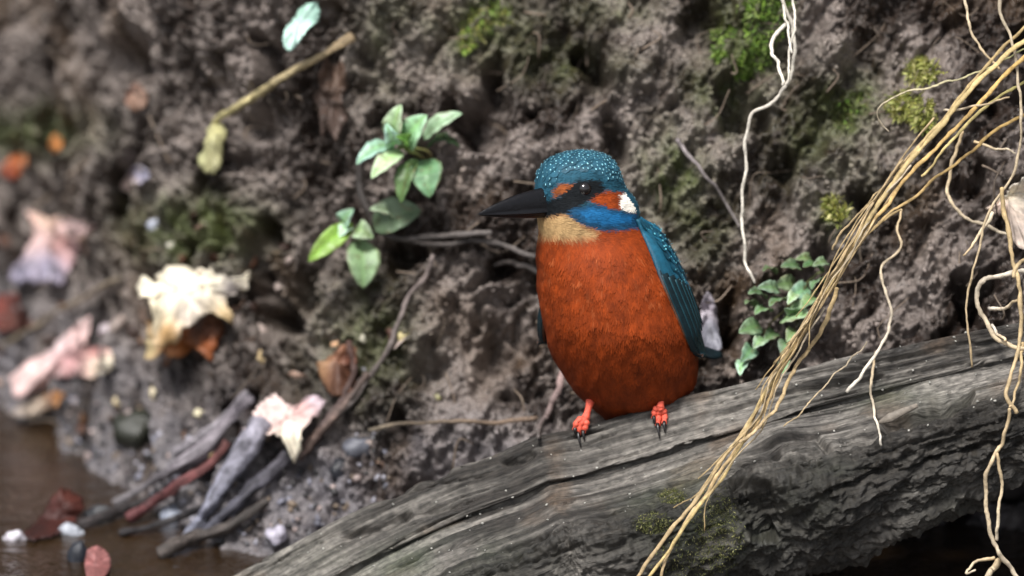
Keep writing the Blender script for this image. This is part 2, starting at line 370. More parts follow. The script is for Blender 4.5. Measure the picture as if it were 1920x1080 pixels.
# drying cracks along the grain
Tb = Tm + 0 * Sm; Sb = Sm + 0 * Tm
for k in range(130):
    t0 = RNG.uniform(0.06, 0.42); s0 = RNG.uniform(-0.004, 0.062) if k < 100 else RNG.uniform(0.05, 0.10); L = RNG.uniform(0.006, 0.045); wd = RNG.uniform(0.00028, 0.0006); dp = RNG.uniform(0.0006, 0.0022)
    i0, i1 = np.searchsorted(Tm[:, 0], [t0 - L / 2, t0 + L / 2]); 
    if i1 - i0 < 4: continue
    u_ = np.linspace(-1, 1, i1 - i0)[:, None]; line = s0 + 0.06 * L * RNG.normal() * u_ + 0.0006 * noise(u_ * 4 + k, u_ * 0, 777)
    crease[i0:i1] -= dp * (1 - u_ ** 2) * np.exp(-((Sb[i0:i1] - line) / wd) ** 2)
hole = np.zeros_like(lpx)
for poly, dp, sft in [([(1380, 920), (1400, 915), (1407, 940), (1392, 955), (1380, 945)], 0.009, 4),
                      ([(1365, 905), (1450, 910), (1470, 990), (1430, 1010), (1400, 975), (1370, 950)], 0.005, 8), ([(1395, 985), (1450, 970), (1465, 1015), (1410, 1020)], 0.007, 6)]:
    ins = in_poly(lpx + wob * .5, lpy + wob * .5, poly); d, _ = poly_dist(lpx + wob * .5, lpy + wob * .5, poly + [poly[0]])
    hole = np.maximum(hole, np.where(ins, smooth(0, sft, d), 0) * dp)
bul = 0.007 * np.exp(-(((lpx - 1480) / 90) ** 2 + ((lpy - 900) / 45) ** 2)) + 0.006 * np.exp(-(((lpx - 1530) / 70) ** 2 + ((lpy - 960) / 50) ** 2)) + 0.004 * np.exp(-(((lpx - 1480) / 60) ** 2 + ((lpy - 835) / 25) ** 2))
gd, _ = poly_dist(lpx, lpy, [(430, 1120), (640, 1022), (800, 962), (1000, 906), (1200, 868), (1400, 800), (1600, 745), (1920, 690)])
above = in_poly(lpx, lpy, [(300, 1170), (640, 1022), (800, 962), (1000, 906), (1200, 868), (1400, 800), (1600, 745), (1950, 690), (1950, 400), (300, 900)])
plank = 0 * gd
DL = DL + (crease - hole + bul + plank) * front
rdir = -nr_[None, :, :1] * nn1[:, None] + nr_[None, :, 1:] * (-FWD)
LV = LV0 + DL[..., None] * rdir
lc1 = fbm(Tm * 12, Sm * 70, 4, 241); lc2 = fbm(Tm * 9, (Sm + warp) * 330, 3, 247); lc3 = fbm(Tm * 30, Sm * 30, 3, 251); lc4 = fbm(Tm * 260, Sm * 420, 3, 255, .7)
c_grey = np.array(lin(160, 154, 146)); c_dk = np.array(lin(60, 55, 50)); c_brn = np.array(lin(120, 98, 78)); c_grn = np.array(lin(88, 104, 78))
t = np.clip(0.5 + 0.6 * lc1 + 0.7 * lc2, 0, 1)[..., None]; LC = c_dk * (1 - t) + c_grey * t
b_ = (smooth(0.1, 0.7, lc3) * 0.5)[..., None]; LC = LC * (1 - b_) + c_brn * b_
gm = np.zeros_like(lpx)
for (cx, cy, rx_, ry_, k) in [(1320, 1000, 90, 80, .9), (1520, 945, 60, 50, .5), (1430, 1010, 60, 30, .5), (1780, 960, 50, 40, .35), (800, 1050, 220, 40, .35), (1230, 980, 60, 60, .5), (1560, 880, 60, 20, .35), (1640, 740, 160, 25, .25)]:
    gm = np.maximum(gm, k * np.exp(-(((lpx - cx) / rx_) ** 2 + ((lpy - cy) / ry_) ** 2)))
gm = np.clip(gm * (1 + 1.2 * lc3), 0, .9)[..., None]; LC = LC * (1 - gm) + c_grn * gm
rot = (lower * (0.75 + 0.35 * lc3))[..., None].clip(0, .95); LC = LC * (1 - rot) + np.array(lin(48, 45, 40)) * rot  # rotten wood, darkened further to paint shade onto the log's lower side
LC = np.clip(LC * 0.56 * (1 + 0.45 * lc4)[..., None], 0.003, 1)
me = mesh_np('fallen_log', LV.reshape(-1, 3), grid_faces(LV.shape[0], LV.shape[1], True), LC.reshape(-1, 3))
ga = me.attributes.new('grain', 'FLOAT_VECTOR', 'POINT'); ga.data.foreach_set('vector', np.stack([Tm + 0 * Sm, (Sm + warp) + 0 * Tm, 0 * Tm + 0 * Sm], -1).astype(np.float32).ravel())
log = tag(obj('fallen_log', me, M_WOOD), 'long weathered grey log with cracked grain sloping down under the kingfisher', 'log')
Vs = LV[::3, ::2]
BVH_LOG = BVHTree.FromPolygons([tuple(v) for v in Vs.reshape(-1, 3)], [tuple(int(k) for k in f) for f in grid_faces(*Vs.shape[:2], True)])

sp_ = catmull([P(1648, 792, -0.036), P(1668, 784, -0.037), P(1688, 774, -0.036), P(1720, 760, -0.033)], 14)
V_, F_ = tube(sp_, np.interp(np.linspace(0, 1, 14), [0, .3, 1], [.0006, .0020, .0009]), 8, flat=.5)
obj('splinter', tri_or_quad('splinter', V_, F_, np.tile(np.array(lin(150, 140, 128, .7)), (len(V_), 1)) * RNG.uniform(.7, 1.1, (len(V_), 1))), M_ROOT, log)
def hit(px, py, which='both'):
    d = Vector(ray_dir(px, py)).normalized(); best = None
    for b in ((BVH_BANK, BVH_LOG) if which == 'both' else (BVH_BANK,) if which == 'bank' else (BVH_LOG,)):
        r = b.ray_cast(Vector(CAM), d)
        if r[0] is not None and (best is None or r[3] < best[3]): best = r
    if best is None:
        p = P(px, py, 0.1); return np.array(p), np.array([0, -1.0, 0])
    tw_ = (ZW - CAM[2]) / d[2]
    if which != 'log' and 0 < tw_ < best[3]: return CAM + np.array(d) * tw_, np.array([0, 0, 1.0])
    n = np.array(best[1]); n = n if n @ FWD < 0 else -n
    return np.array(best[0]), n
def lay(pts, lift=0.002, n=None, which='both', smooth_it=9):
    """pixel polyline laid on whatever surface it crosses"""
    n = n or max(12, int(len(pts) * 8)); q = catmull(pts, n)
    ys = np.array([hit(a, b, which)[0][1] for a, b in q]) - lift
    if smooth_it > 1:
        k = smooth_it; lo = np.array([ys[max(0, i - k // 2):i + k // 2 + 1].min() for i in range(n)])
        ys = np.convolve(np.pad(lo, k // 2, 'edge'), np.ones(k) / k, 'valid')
    return P(q[:, 0], q[:, 1], ys)
def hang(pts, y0, y1, n=None, lift=0.004, which='both', wig=0.0):
    """pixel polyline hanging in front of the bank between two depths, never inside a surface"""
    n = n or max(16, int(len(pts) * 8)); q = catmull(pts, n)
    ylin = np.linspace(y0, y1, n) + wig * np.array([float(noise(np.array([i * 0.17]), np.array([y0 * 99]), 5)[0]) for i in range(n)])
    ys = np.array([min(yl, hit(a, b, which)[0][1] - lift) if -40 < a < 1960 and -40 < b < 1120 else yl for (a, b), yl in zip(q, ylin)])
    k = 7; lo = np.array([ys[max(0, i - 3):i + 4].min() for i in range(n)]); ys = np.convolve(np.pad(lo, 3, 'edge'), np.ones(k) / k, 'valid')
    C = P(q[:, 0], q[:, 1], ys)
    if q[0][0] > 1950 or q[0][1] < -20:               # rooted in the bank beyond the picture edge
        B = hit(q[0][0] + (45 if q[0][0] > 1950 else 0), q[0][1] - 70, 'bank')[0] + np.array([0, 0.003, 0])
        C = np.vstack([catmull([B, (B + C[0]) / 2 + np.array([0, -0.006, 0.004]), C[0], C[3]], 14)[:9], C[2:]])
    return C
def strand_mesh(name, C, r0, r1, c0, c1, sides=7, flat=1.0, jit=0.15, seed=0, mid=None):
    if r0 > 0.0017: sides = 16; C = catmull(C, 90)
    n = len(C); u = np.linspace(0, 1, n); C = np.array(C)
    C = C + (0.0009 if r0 < .0017 else 0.0004) * np.stack([noise(u * n * .13, u * 0 + seed * 1.7 + q_, 330 + q_) for q_ in range(3)], -1) + (0.0003 if r0 < .0017 else 0.0) * np.stack([noise(u * n * .5, u * 0 + seed * 1.7 + q_, 340 + q_) for q_ in range(3)], -1)
    rad = r0 + (r1 - r0) * u
    if mid: rad = rad * (1 + mid * np.sin(np.pi * u))
    rad = rad * (1 + jit * noise(u * (n * 0.35 if r0 < .0017 else 5), np.full(n, seed * 3.3), seed + 400))
    V, F = tube(C, rad, sides, flat=flat)
    if r0 > 0.0017:
        th = np.tile(np.arange(sides) / sides * 6, n); uu = np.repeat(u, sides); cen_ = np.repeat(C, sides, 0)
        dv = V[:n * sides] - cen_; V[:n * sides] = cen_ + dv * (1 + 0.42 * fbm(th * 1.5 + seed, uu * 2.2, 3, seed + 900) + 0.08 * noise(uu * 16 + seed, th * .8, seed + 905))[:, None]
    cc = np.array(c0)[None] * (1 - u[:, None]) + np.array(c1)[None] * u[:, None]
    cc = cc * (1 + 0.35 * noise(u * (n * 0.25 if r0 < .0017 else 4), np.full(n, seed + .5), seed + 500))[:, None]
    cv = np.vstack([np.repeat(cc, sides, 0), cc[:1], cc[-1:]])
    if r0 > 0.0017: cv[:n * sides] *= (1 + 0.8 * fbm(th * 1.5 + seed, uu * 7, 3, seed + 910))[:, None]; cv = np.clip(cv, 0.004, 1)
    return tri_or_quad(name, V, F, np.clip(cv, 0, 1))

# ================================================================== KINGFISHER
prof = np.array([  # py, left, right of the head and trunk (wings apart)
    (286, 1083, 1087), (288, 1062, 1106), (292, 1046, 1124), (299, 1028, 1140), (310, 1014, 1152), (325, 1006, 1161), (340, 1003, 1166), (355, 1002, 1171),
    (370, 1004, 1182), (385, 1006, 1193), (398, 1007, 1197), (410, 1008, 1198), (425, 1010, 1203), (440, 1010, 1213), (460, 1007, 1228), (480, 1005, 1242),
    (510, 1005, 1260), (540, 1007, 1274), (570, 1010, 1285), (600, 1016, 1295), (630, 1023, 1303), (660, 1033, 1309), (685, 1045, 1311), (705, 1057, 1309),
    (722, 1069, 1304), (738, 1083, 1292), (752, 1097, 1274), (765, 1110, 1250), (776, 1123, 1225), (784, 1133, 1198), (788, 1155, 1168)], float)
NR, NC = 220, 240
q = catmull(prof * np.array([1, 1, 1]), NR)
for _ in range(12): q[2:-2] = 0.25 * q[1:-3] + 0.5 * q[2:-2] + 0.25 * q[3:-1]
row_py, rowL, rowR = q[:, 0], q[:, 1], q[:, 2]
row_v = (540 - row_py) * PX
az = np.arange(NC) * (2 * np.pi / NC)              # 0 = towards the camera, positive = picture right
HEAD_COL = -38; HEAD_AZ = HEAD_COL * 2 * np.pi / NC
tb = smooth(395, 470, row_py)                      # 0 head, 1 trunk
yc = np.interp(row_py, [286, 400, 470, 600, 700, 788], [0.002, 0.002, 0.0, 0.001, 0.010, 0.017])
for _ in range(60): yc[1:-1] = 0.25 * yc[:-2] + 0.5 * yc[1:-1] + 0.25 * yc[2:]
GV = np.zeros((NR, NC, 3))
for i in range(NR):
    def sec(a, b, f):
        e = az - f; r = 1 / np.sqrt((np.cos(e) / a) ** 2 + (np.sin(e) / b) ** 2); return r
    r = (1 - tb[i]) * sec(1.0, 0.80, HEAD_AZ) + tb[i] * sec(0.90, 1.0, R(-14))
    x, y = r * np.sin(az), -r * np.cos(az)
    x0, x1 = x.min(), x.max(); k = (rowR[i] - rowL[i]) * PX / (x1 - x0)
    xx = (x - x0) * k + (rowL[i] - 960) * PX
    GV[i, :, 0] = xx; GV[i, :, 1] = y * k + yc[i]; GV[i, :, 2] = (row_v[i] - yc[i] * ST) / CT
gpx, gpy = project(GV)
cen = GV.mean(1, keepdims=True); rad_ = GV - cen; rad_ /= np.linalg.norm(rad_, axis=-1)[..., None] + 1e-9
relief = 0.0005 * fbm(gpx / 55, gpy / 75, 3, 360) * smooth(430, 500, row_py)[:, None]          # loose breast and flank feathers
relief = relief - 0.0010 * np.exp(-((gpx - 1165 - 0.1 * (gpy - 700)) / 16) ** 2) * smooth(650, 760, gpy)  # parting between the thighs
GV = GV + relief[..., None] * rad_ * np.array([1, 1, 0.3]); gpx, gpy = project(GV)
GN = np.cross(np.roll(GV, -1, 1) - np.roll(GV, 1, 1), np.gradient(GV, axis=0)); GN /= np.linalg.norm(GN, axis=-1)[..., None] + 1e-12
cen = GV.mean(1, keepdims=True); GN *= np.sign((GN * (GV - cen)).sum(-1))[..., None]
colr = np.arange(NC)
alpha = ((colr - HEAD_COL + NC // 2) % NC - NC // 2) * (360 / NC)   # degrees from the bill, positive = side we see
jx = 2.5 * noise(gpx / 9, gpy / 9, 301) + 1.5 * noise(gpx / 4, gpy / 4, 302); jy = 2.5 * noise(gpx / 9, gpy / 9, 311) + 1.5 * noise(gpx / 4, gpy / 4, 312)
qx, qy = gpx + jx, gpy + jy
lum = (1 + 0.32 * noise(gpx / 14, gpy / 20, 321) + 0.25 * noise(gpx / 38, gpy / 38, 325))[..., None]
K_CROWN = np.array((0.016, 0.075, 0.115)); K_ORANGE = np.array((0.235, 0.036, 0.0042)); K_LORE = np.array((0.28, 0.075, 0.02)); K_BLACK = np.array((0.006, 0.008, 0.010))
K_WHITE = np.array((0.95, 0.90, 0.80)); K_MALAR = np.array((0.010, 0.115, 0.28)); K_CREAM = np.array((0.46, 0.30, 0.14)); K_BACK = np.array((0.01, 0.16, 0.28)); K_BELLY_SHADE = np.array((0.20, 0.031, 0.004))
BCOL = np.zeros((NR, NC, 3)); BCOL[:] = K_ORANGE
def paint(poly, c, soft=3.0):
    ins = in_poly(qx, qy, poly); d, _ = poly_dist(qx, qy, list(poly) + [poly[0]]); sd_ = np.where(ins, d, -d)
    a_ = smooth(-soft, soft, sd_)[..., None]; BCOL[:] = BCOL * (1 - a_) + np.array(c) * a_
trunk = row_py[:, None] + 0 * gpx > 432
bf = smooth(560, 740, row_py)[:, None, None]; BCOL[:] = K_ORANGE * (1 - bf) + K_BELLY_SHADE * bf  # orange deepens down the belly: shade painted into the plumage colour
headm = (gpy + jy * 0.6 < 372 + 0 * gpx)
BCOL[(qy < 400) & ~trunk] = K_CROWN
BCOL[(qy >= 400) & ~trunk] = K_ORANGE
paint([(996, 404), (1050, 401), (1072, 402), (1092, 424), (1118, 436), (1112, 446), (1070, 449), (1020, 446), (996, 440)], K_CREAM, 11)
paint([(1034, 358), (1048, 346), (1074, 344), (1076, 352), (1060, 359), (1046, 368), (1034, 370)], K_LORE)
paint([(1020, 378), (1046, 370), (1066, 354), (1080, 338), (1124, 338), (1132, 354), (1120, 368), (1098, 378), (1072, 397), (1020, 408)], K_BLACK)
paint([(1100, 378), (1118, 366), (1136, 359), (1170, 361), (1172, 384), (1160, 396), (1140, 391), (1118, 384)], np.array((0.26, 0.042, 0.006)))
paint([(1160, 367), (1176, 362), (1215, 368), (1215, 398), (1178, 400), (1161, 392)], K_WHITE, 2)
paint([(1060, 399), (1080, 389), (1105, 385), (1128, 385), (1150, 395), (1196, 401), (1230, 410), (1215, 424), (1168, 432), (1128, 434), (1096, 425), (1072, 411)], K_MALAR * np.array((.8, .45, .4)))
paint([(1080, 398), (1105, 391), (1128, 391), (1150, 400), (1190, 405), (1180, 416), (1140, 424), (1105, 417)], K_MALAR, 5)
# mirror the head about its own middle plane; the nape is dark blue
for j in range(NC):
    a = alpha[j]
    if a < 0:
        jm = (2 * HEAD_COL - j) % NC
        hd = ~trunk[:, j]; BCOL[hd, j] = BCOL[hd, jm]
    if abs(a) > 140:
        hd = (row_py < 470); BCOL[hd, j] = K_CROWN
body_az = (np.degrees(az)[None, :] + 14 + 180) % 360 - 180
backm = trunk & (np.abs(body_az) > 118); BCOL[backm] = K_BACK
fl = (smooth(0.35, 0.75, noise(gpx / 9, gpy / 13, 371)) * smooth(455, 480, gpy) * (1 - smooth(560, 680, gpy)) * 0.35)[..., None] * (~backm)[..., None]
BCOL = BCOL * (1 - fl) + np.array((0.42, 0.12, 0.04)) * fl                    # paler feather tips on the upper breast
BCOL = np.clip(BCOL * lum, 0, 1)
kf = thing('kingfisher', 'kingfisher with blue crown and orange breast perched on the log', 'bird', tuple(P(1160, 790, 0.0)))
capV = np.vstack([GV.reshape(-1, 3), GV[0].mean(0), GV[-1].mean(0)]); nV = NR * NC; jj = np.arange(NC); j2 = (jj + 1) % NC
BF = np.vstack([grid_faces(NR, NC, True), np.stack([np.full(NC, nV), j2, jj, jj], -1), np.stack([np.full(NC, nV + 1), (NR - 1) * NC + jj, (NR - 1) * NC + j2, (NR - 1) * NC + j2], -1)])
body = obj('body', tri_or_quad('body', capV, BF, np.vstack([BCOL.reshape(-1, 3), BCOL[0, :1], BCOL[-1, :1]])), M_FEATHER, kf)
Vs = GV[::2, ::2]
BVH_BODY = BVHTree.FromPolygons([tuple(v) for v in Vs.reshape(-1, 3)], [tuple(int(k) for k in f) for f in grid_faces(*Vs.shape[:2], True)])
def hit_body(px, py):
    r = BVH_BODY.ray_cast(Vector(CAM), Vector(ray_dir(px, py)).normalized())
    return None if r[0] is None else np.array(r[0])

# downy feather tips all over the body
def feather_tips(name, idx, length, width, lift, flow, col, parent, m, tipc=None, tipk=0.0, bend=0.25, shape='hair'):
    """idx: flat indices into the loft; one small lancet per index"""
    p = GV.reshape(-1, 3)[idx]; nrm = GN.reshape(-1, 3)[idx]; f = flow[idx]
    f = f - nrm * (f * nrm).sum(1)[:, None]; f /= np.linalg.norm(f, axis=1)[:, None] + 1e-9
    n = len(idx); f = f + 0.22 * RNG.normal(size=(n, 3)); f -= nrm * (f * nrm).sum(1)[:, None]; f /= np.linalg.norm(f, axis=1)[:, None] + 1e-9
    s = np.cross(nrm, f); L = (length * (0.75 + 0.5 * RNG.random(n)))[:, None]; W = (width * (0.8 + 0.4 * RNG.random(n)))[:, None]
    li = (lift * (0.5 + RNG.random(n)))[:, None]
    rows = [(0.0, 0.45, 0.0), (0.45, 1.0, 0.6), (0.8, 0.8, 0.95), (1.0, 0.12 if shape == 'hair' else 0.4, 1.0)]
    V = np.zeros((n, 8, 3)); C = np.zeros((n, 8, 3)); cb = col[idx] * (0.88 + 0.24 * RNG.random(n))[:, None]
    for k, (t_, w_, u_) in enumerate(rows):
        c = p + f * L * t_ + nrm * (li * u_ * (1 if k < 3 else 0.95) + 0.00005)
        V[:, 2 * k] = c - s * W * w_ * 0.5; V[:, 2 * k + 1] = c + s * W * w_ * 0.5
        cc = cb if tipc is None or k < 2 else cb * (1 - tipk) + np.array(tipc) * tipk
        C[:, 2 * k] = cc; C[:, 2 * k + 1] = cc
    base = np.array([[0, 1, 3, 2], [2, 3, 5, 4], [4, 5, 7, 6]])
    F = (np.arange(n)[:, None, None] * 8 + base[None]).reshape(-1, 4)
    return obj(name, mesh_np(name, V.reshape(-1, 3), F, np.clip(C.reshape(-1, 3), 0, 1)), m, parent)
area = (np.linalg.norm(np.cross(np.roll(GV, -1, 1) - GV, np.gradient(GV, axis=0)), axis=-1))
flow = np.zeros((NR, NC, 3)); flow[..., 2] = -1
hdir = np.array([math.sin(HEAD_AZ), -math.cos(HEAD_AZ), 0.0])
back_flow = -hdir + np.array([0, 0, -0.15]); hw = (1 - smooth(400, 455, row_py))[:, None, None]
flow = flow * (1 - hw) + back_flow * hw
flowf = flow.reshape(-1, 3); colf = BCOL.reshape(-1, 3)
pr = area.copy(); pr[row_py < 440] = 0; pr = pr.ravel() / pr.sum()
o_ = feather_tips('breast_down', RNG.choice(NR * NC, 22000, p=pr), 0.0030, 0.00050, 0.00008, flowf, colf, body, M_FEATHER); o_['kind'] = 'stuff'
isb0 = (np.abs(BCOL - K_CROWN).sum(-1) < 0.12); isb1 = isb0.copy()
for dj in range(-9, 10, 3): isb1 &= np.roll(isb0, dj, 1)
for di in range(1, 10, 3): isb1[:-di] &= isb0[di:]
isblue = isb1.ravel() & (np.repeat(row_py, NC) < 400)
pr = area.ravel() * (np.repeat(row_py, NC) < 450) * (~isblue); pr /= pr.sum()
o_ = feather_tips('cheek_down', RNG.choice(NR * NC, 6000, p=pr), 0.0017, 0.0004, 0.00010, flowf, colf, body, M_FEATHER); o_['kind'] = 'stuff'
# crown: rows of scale-like feathers with pale tips
ci = []
pr = area.ravel() * isblue; pr /= pr.sum(); cand = RNG.choice(NR * NC, 5000, p=pr); gp = GV.reshape(-1, 3); acc = np.zeros((0, 3))
for c in cand:
    if len(acc) == 0 or np.min(((acc - gp[c]) ** 2).sum(1)) > 0.00145 ** 2:
        ci.append(c); acc = np.vstack([acc, gp[c]])
ci = np.array(ci)
crown_col = np.tile(K_CROWN, (NR * NC, 1)) * (1 + 0.5 * noise(gpx / 20, gpy / 20, 331)).reshape(-1, 1)
o_ = feather_tips('crown_feathers', ci, 0.0030, 0.0019, 0.0002, flowf, crown_col, body, M_BLUE, shape='scale'); o_['kind'] = 'stuff'
# the pale tip spot of each crown feather
def tip_spots(name, pts, nrm, fdir, L, size, col, parent, m):
    n = len(pts); s = np.cross(nrm, fdir); V = np.zeros((n, 6, 3)); a = np.linspace(0, 2 * np.pi, 6, endpoint=False)
    sz = size * (0.6 + 0.8 * RNG.random(n))[:, None]
    for k in range(6):
        V[:, k] = pts + fdir * (L + sz * 0.42 * math.cos(a[k])) + s * sz * 0.62 * math.sin(a[k]) + nrm * 0.00050
    c = np.array(col)[None] * (0.55 + 0.6 * RNG.random(n))[:, None]
    F = (np.arange(n)[:, None, None] * 6 + np.array([[0, 1, 2, 3], [0, 3, 4, 5]])[None]).reshape(-1, 4)
    o2 = obj(name, mesh_np(name, V.reshape(-1, 3), F, np.clip(np.repeat(c, 6, 0), 0, 1)), m, parent); o2['kind'] = 'stuff'; return o2
nf = GN.reshape(-1, 3)[ci]; ff = flowf[ci]; ff = ff - nf * (ff * nf).sum(1)[:, None]; ff /= np.linalg.norm(ff, axis=1)[:, None]
tip_spots('crown_spots', gp[ci], nf, ff, 0.0024, 0.00062, (0.24, 0.52, 0.62), body, M_FEATHER)

# bill
hc = P(1095, 372, 0.002)
tip = P(897, 401, 0.002 - 0.0265)
def mandible(name, pts, up_sign):
    """pts: list of (px, edge_py, gape_py, half width mm)"""
    q_ = catmull(pts, 40); rows = []
    for px_, e, g, wd in q_:
        f_ = (px_ - 897) / (1095 - 897); y_ = tip[1] + (hc[1] - tip[1]) * f_
        a = P(px_, e, y_); b = P(px_, g, y_); side = np.array([hdir[1], -hdir[0], 0.0]); rows.append([b + (a - b) * math.sin(th) ** 0.85 + side * wd * 0.001 * math.cos(th) for th in np.linspace(0, math.pi, 17)])
    V = np.array(rows); n, m_ = V.shape[:2]; F = np.vstack([grid_faces(n, m_), np.stack([np.arange(n - 1) * m_, np.arange(n - 1) * m_ + m_ - 1, (np.arange(n - 1) + 1) * m_ + m_ - 1, (np.arange(n - 1) + 1) * m_], -1)])
    return obj(name, mesh_np(name, V.reshape(-1, 3), F), M_BILL, kf)
mandible('upper_mandible', [(896, 401, 402.5, 0.25), (912, 391, 401.5, 0.9), (940, 377, 400, 1.9), (975, 363, 397.5, 2.9), (1005, 355, 395, 3.7), (1030, 349, 392, 4.3), (1055, 346, 389, 4.2)], 1)
mandible('lower_mandible', [(900, 404, 402.8, 0.25), (915, 406, 402.3, 0.8), (945, 408.5, 401, 1.7), (980, 409, 398.5, 2.7), (1010, 408, 396, 3.5), (1040, 405, 393, 4.1), (1062, 401, 390, 4.0)], -1)
# eyes
def uv_ball(c, r, nr=16, nc=24, sq=(1, 1, 1)):
    th = np.linspace(0.02, np.pi - 0.02, nr)[:, None]; p_ = np.linspace(0, 2 * np.pi, nc, endpoint=False)[None]
    V = np.stack([np.sin(th) * np.cos(p_) * sq[0], np.sin(th) * np.sin(p_) * sq[1], np.cos(th) * sq[2] + 0 * p_], -1) * r + c
    return V.reshape(-1, 3), grid_faces(nr, nc, True)
ep = hit_body(1100, 356); side = np.array([hdir[1], -hdir[0], 0.0]); mid_h = GV[np.argmin(abs(row_py - 356))].mean(0)
if (ep - mid_h) @ side < 0: side = -side
for s_ in (1, -1):
    e_ = ep if s_ == 1 else ep - 2 * side * ((ep - mid_h) @ side)
    V, F = uv_ball(e_ - side * s_ * 0.0019, 0.0031); obj('eye', mesh_np('eye', V, F), M_EYE, kf)

# wings: curved shells folded along the flanks, then covert feathers with pale spots
inner = catmull([(1196, 412), (1206, 438), (1221, 475), (1240, 525), (1257, 565), (1274, 605), (1289, 640), (1302, 660), (1319, 667)], 60)
outer = catmull([(1200, 408), (1231, 432), (1256, 466), (1276, 506), (1291, 546), (1302, 582), (1311, 620), (1319, 652), (1323, 668)], 60)
NW = 30; WV = np.zeros((60, NW, 3))
for i in range(60):
    h_ = hit_body(min(inner[i][0], np.interp(inner[i][1], row_py, rowR) - 6), inner[i][1])
    if h_ is None: h_ = WV[i - 1, 0] if i else P(*inner[i], 0.0)
    F_ = P(inner[i][0], inner[i][1], h_[1] - 0.0012)
    O_ = P(outer[i][0], outer[i][1], max(F_[1] + 0.010, 0.006)); k_ = 1 - smooth(45, 60, i) * 0.7
    k_ = k_ * (0.1 + 0.9 * smooth(0, 16, i)); B_ = O_ + np.array([-0.012, 0.020, -0.006]) * k_
    F0 = F_ + np.array([-0.0004, 0.0010, 0])
    M_ = (F_ + O_) / 2 + np.array([0.0012, -0.0026, 0.0008]) * k_
    WV[i] = catmull([F0, F_, M_, O_, (O_ + B_) / 2 + np.array([0.004, 0.003, 0]) * k_, B_], NW)
K_WING = np.array((0.008, 0.075, 0.125)); K_WDARK = np.array((0.006, 0.028, 0.038))
wu = np.linspace(0, 1, 60)[:, None]; wv = np.linspace(0, 1, NW)[None, :]
dk = smooth(0.52, 0.75, wu + 0.55 * (0.45 - wv)); WC = K_WING * (1 - dk[..., None]) + K_WDARK * dk[..., None]
bri = smooth(0.35, 0.6, wv + 0 * wu)[..., None] * (1 - dk[..., None]); WC = WC * (1 - bri) + np.array((0.008, 0.115, 0.205)) * bri
streak = (1 + 0.6 * noise(wv * 26 + 0 * wu, wu * 3 + 0 * wv, 341))[..., None]; WC = WC * streak
edge = smooth(0.07, 0.0, wv + 0 * wu)[..., None] * smooth(0.3, 0.5, wu + 0 * wv)[..., None]; WC = WC * (1 - edge * .8) + np.array((0.22, 0.09, 0.04)) * edge * .8
bang = R(-14); bd = np.array([math.sin(bang), -math.cos(bang), 0.0]); bs = np.array([bd[1], -bd[0], 0.0]); bcen = GV[NR // 2].mean(0)
def mirror(V): return V - 2 * ((V - bcen) @ bs)[..., None] * bs
WN = np.cross(np.gradient(WV, axis=1), np.gradient(WV, axis=0)); WN /= np.linalg.norm(WN, axis=-1)[..., None] + 1e-12
WN *= np.sign((WN * (WV - bcen)).sum(-1))[..., None]
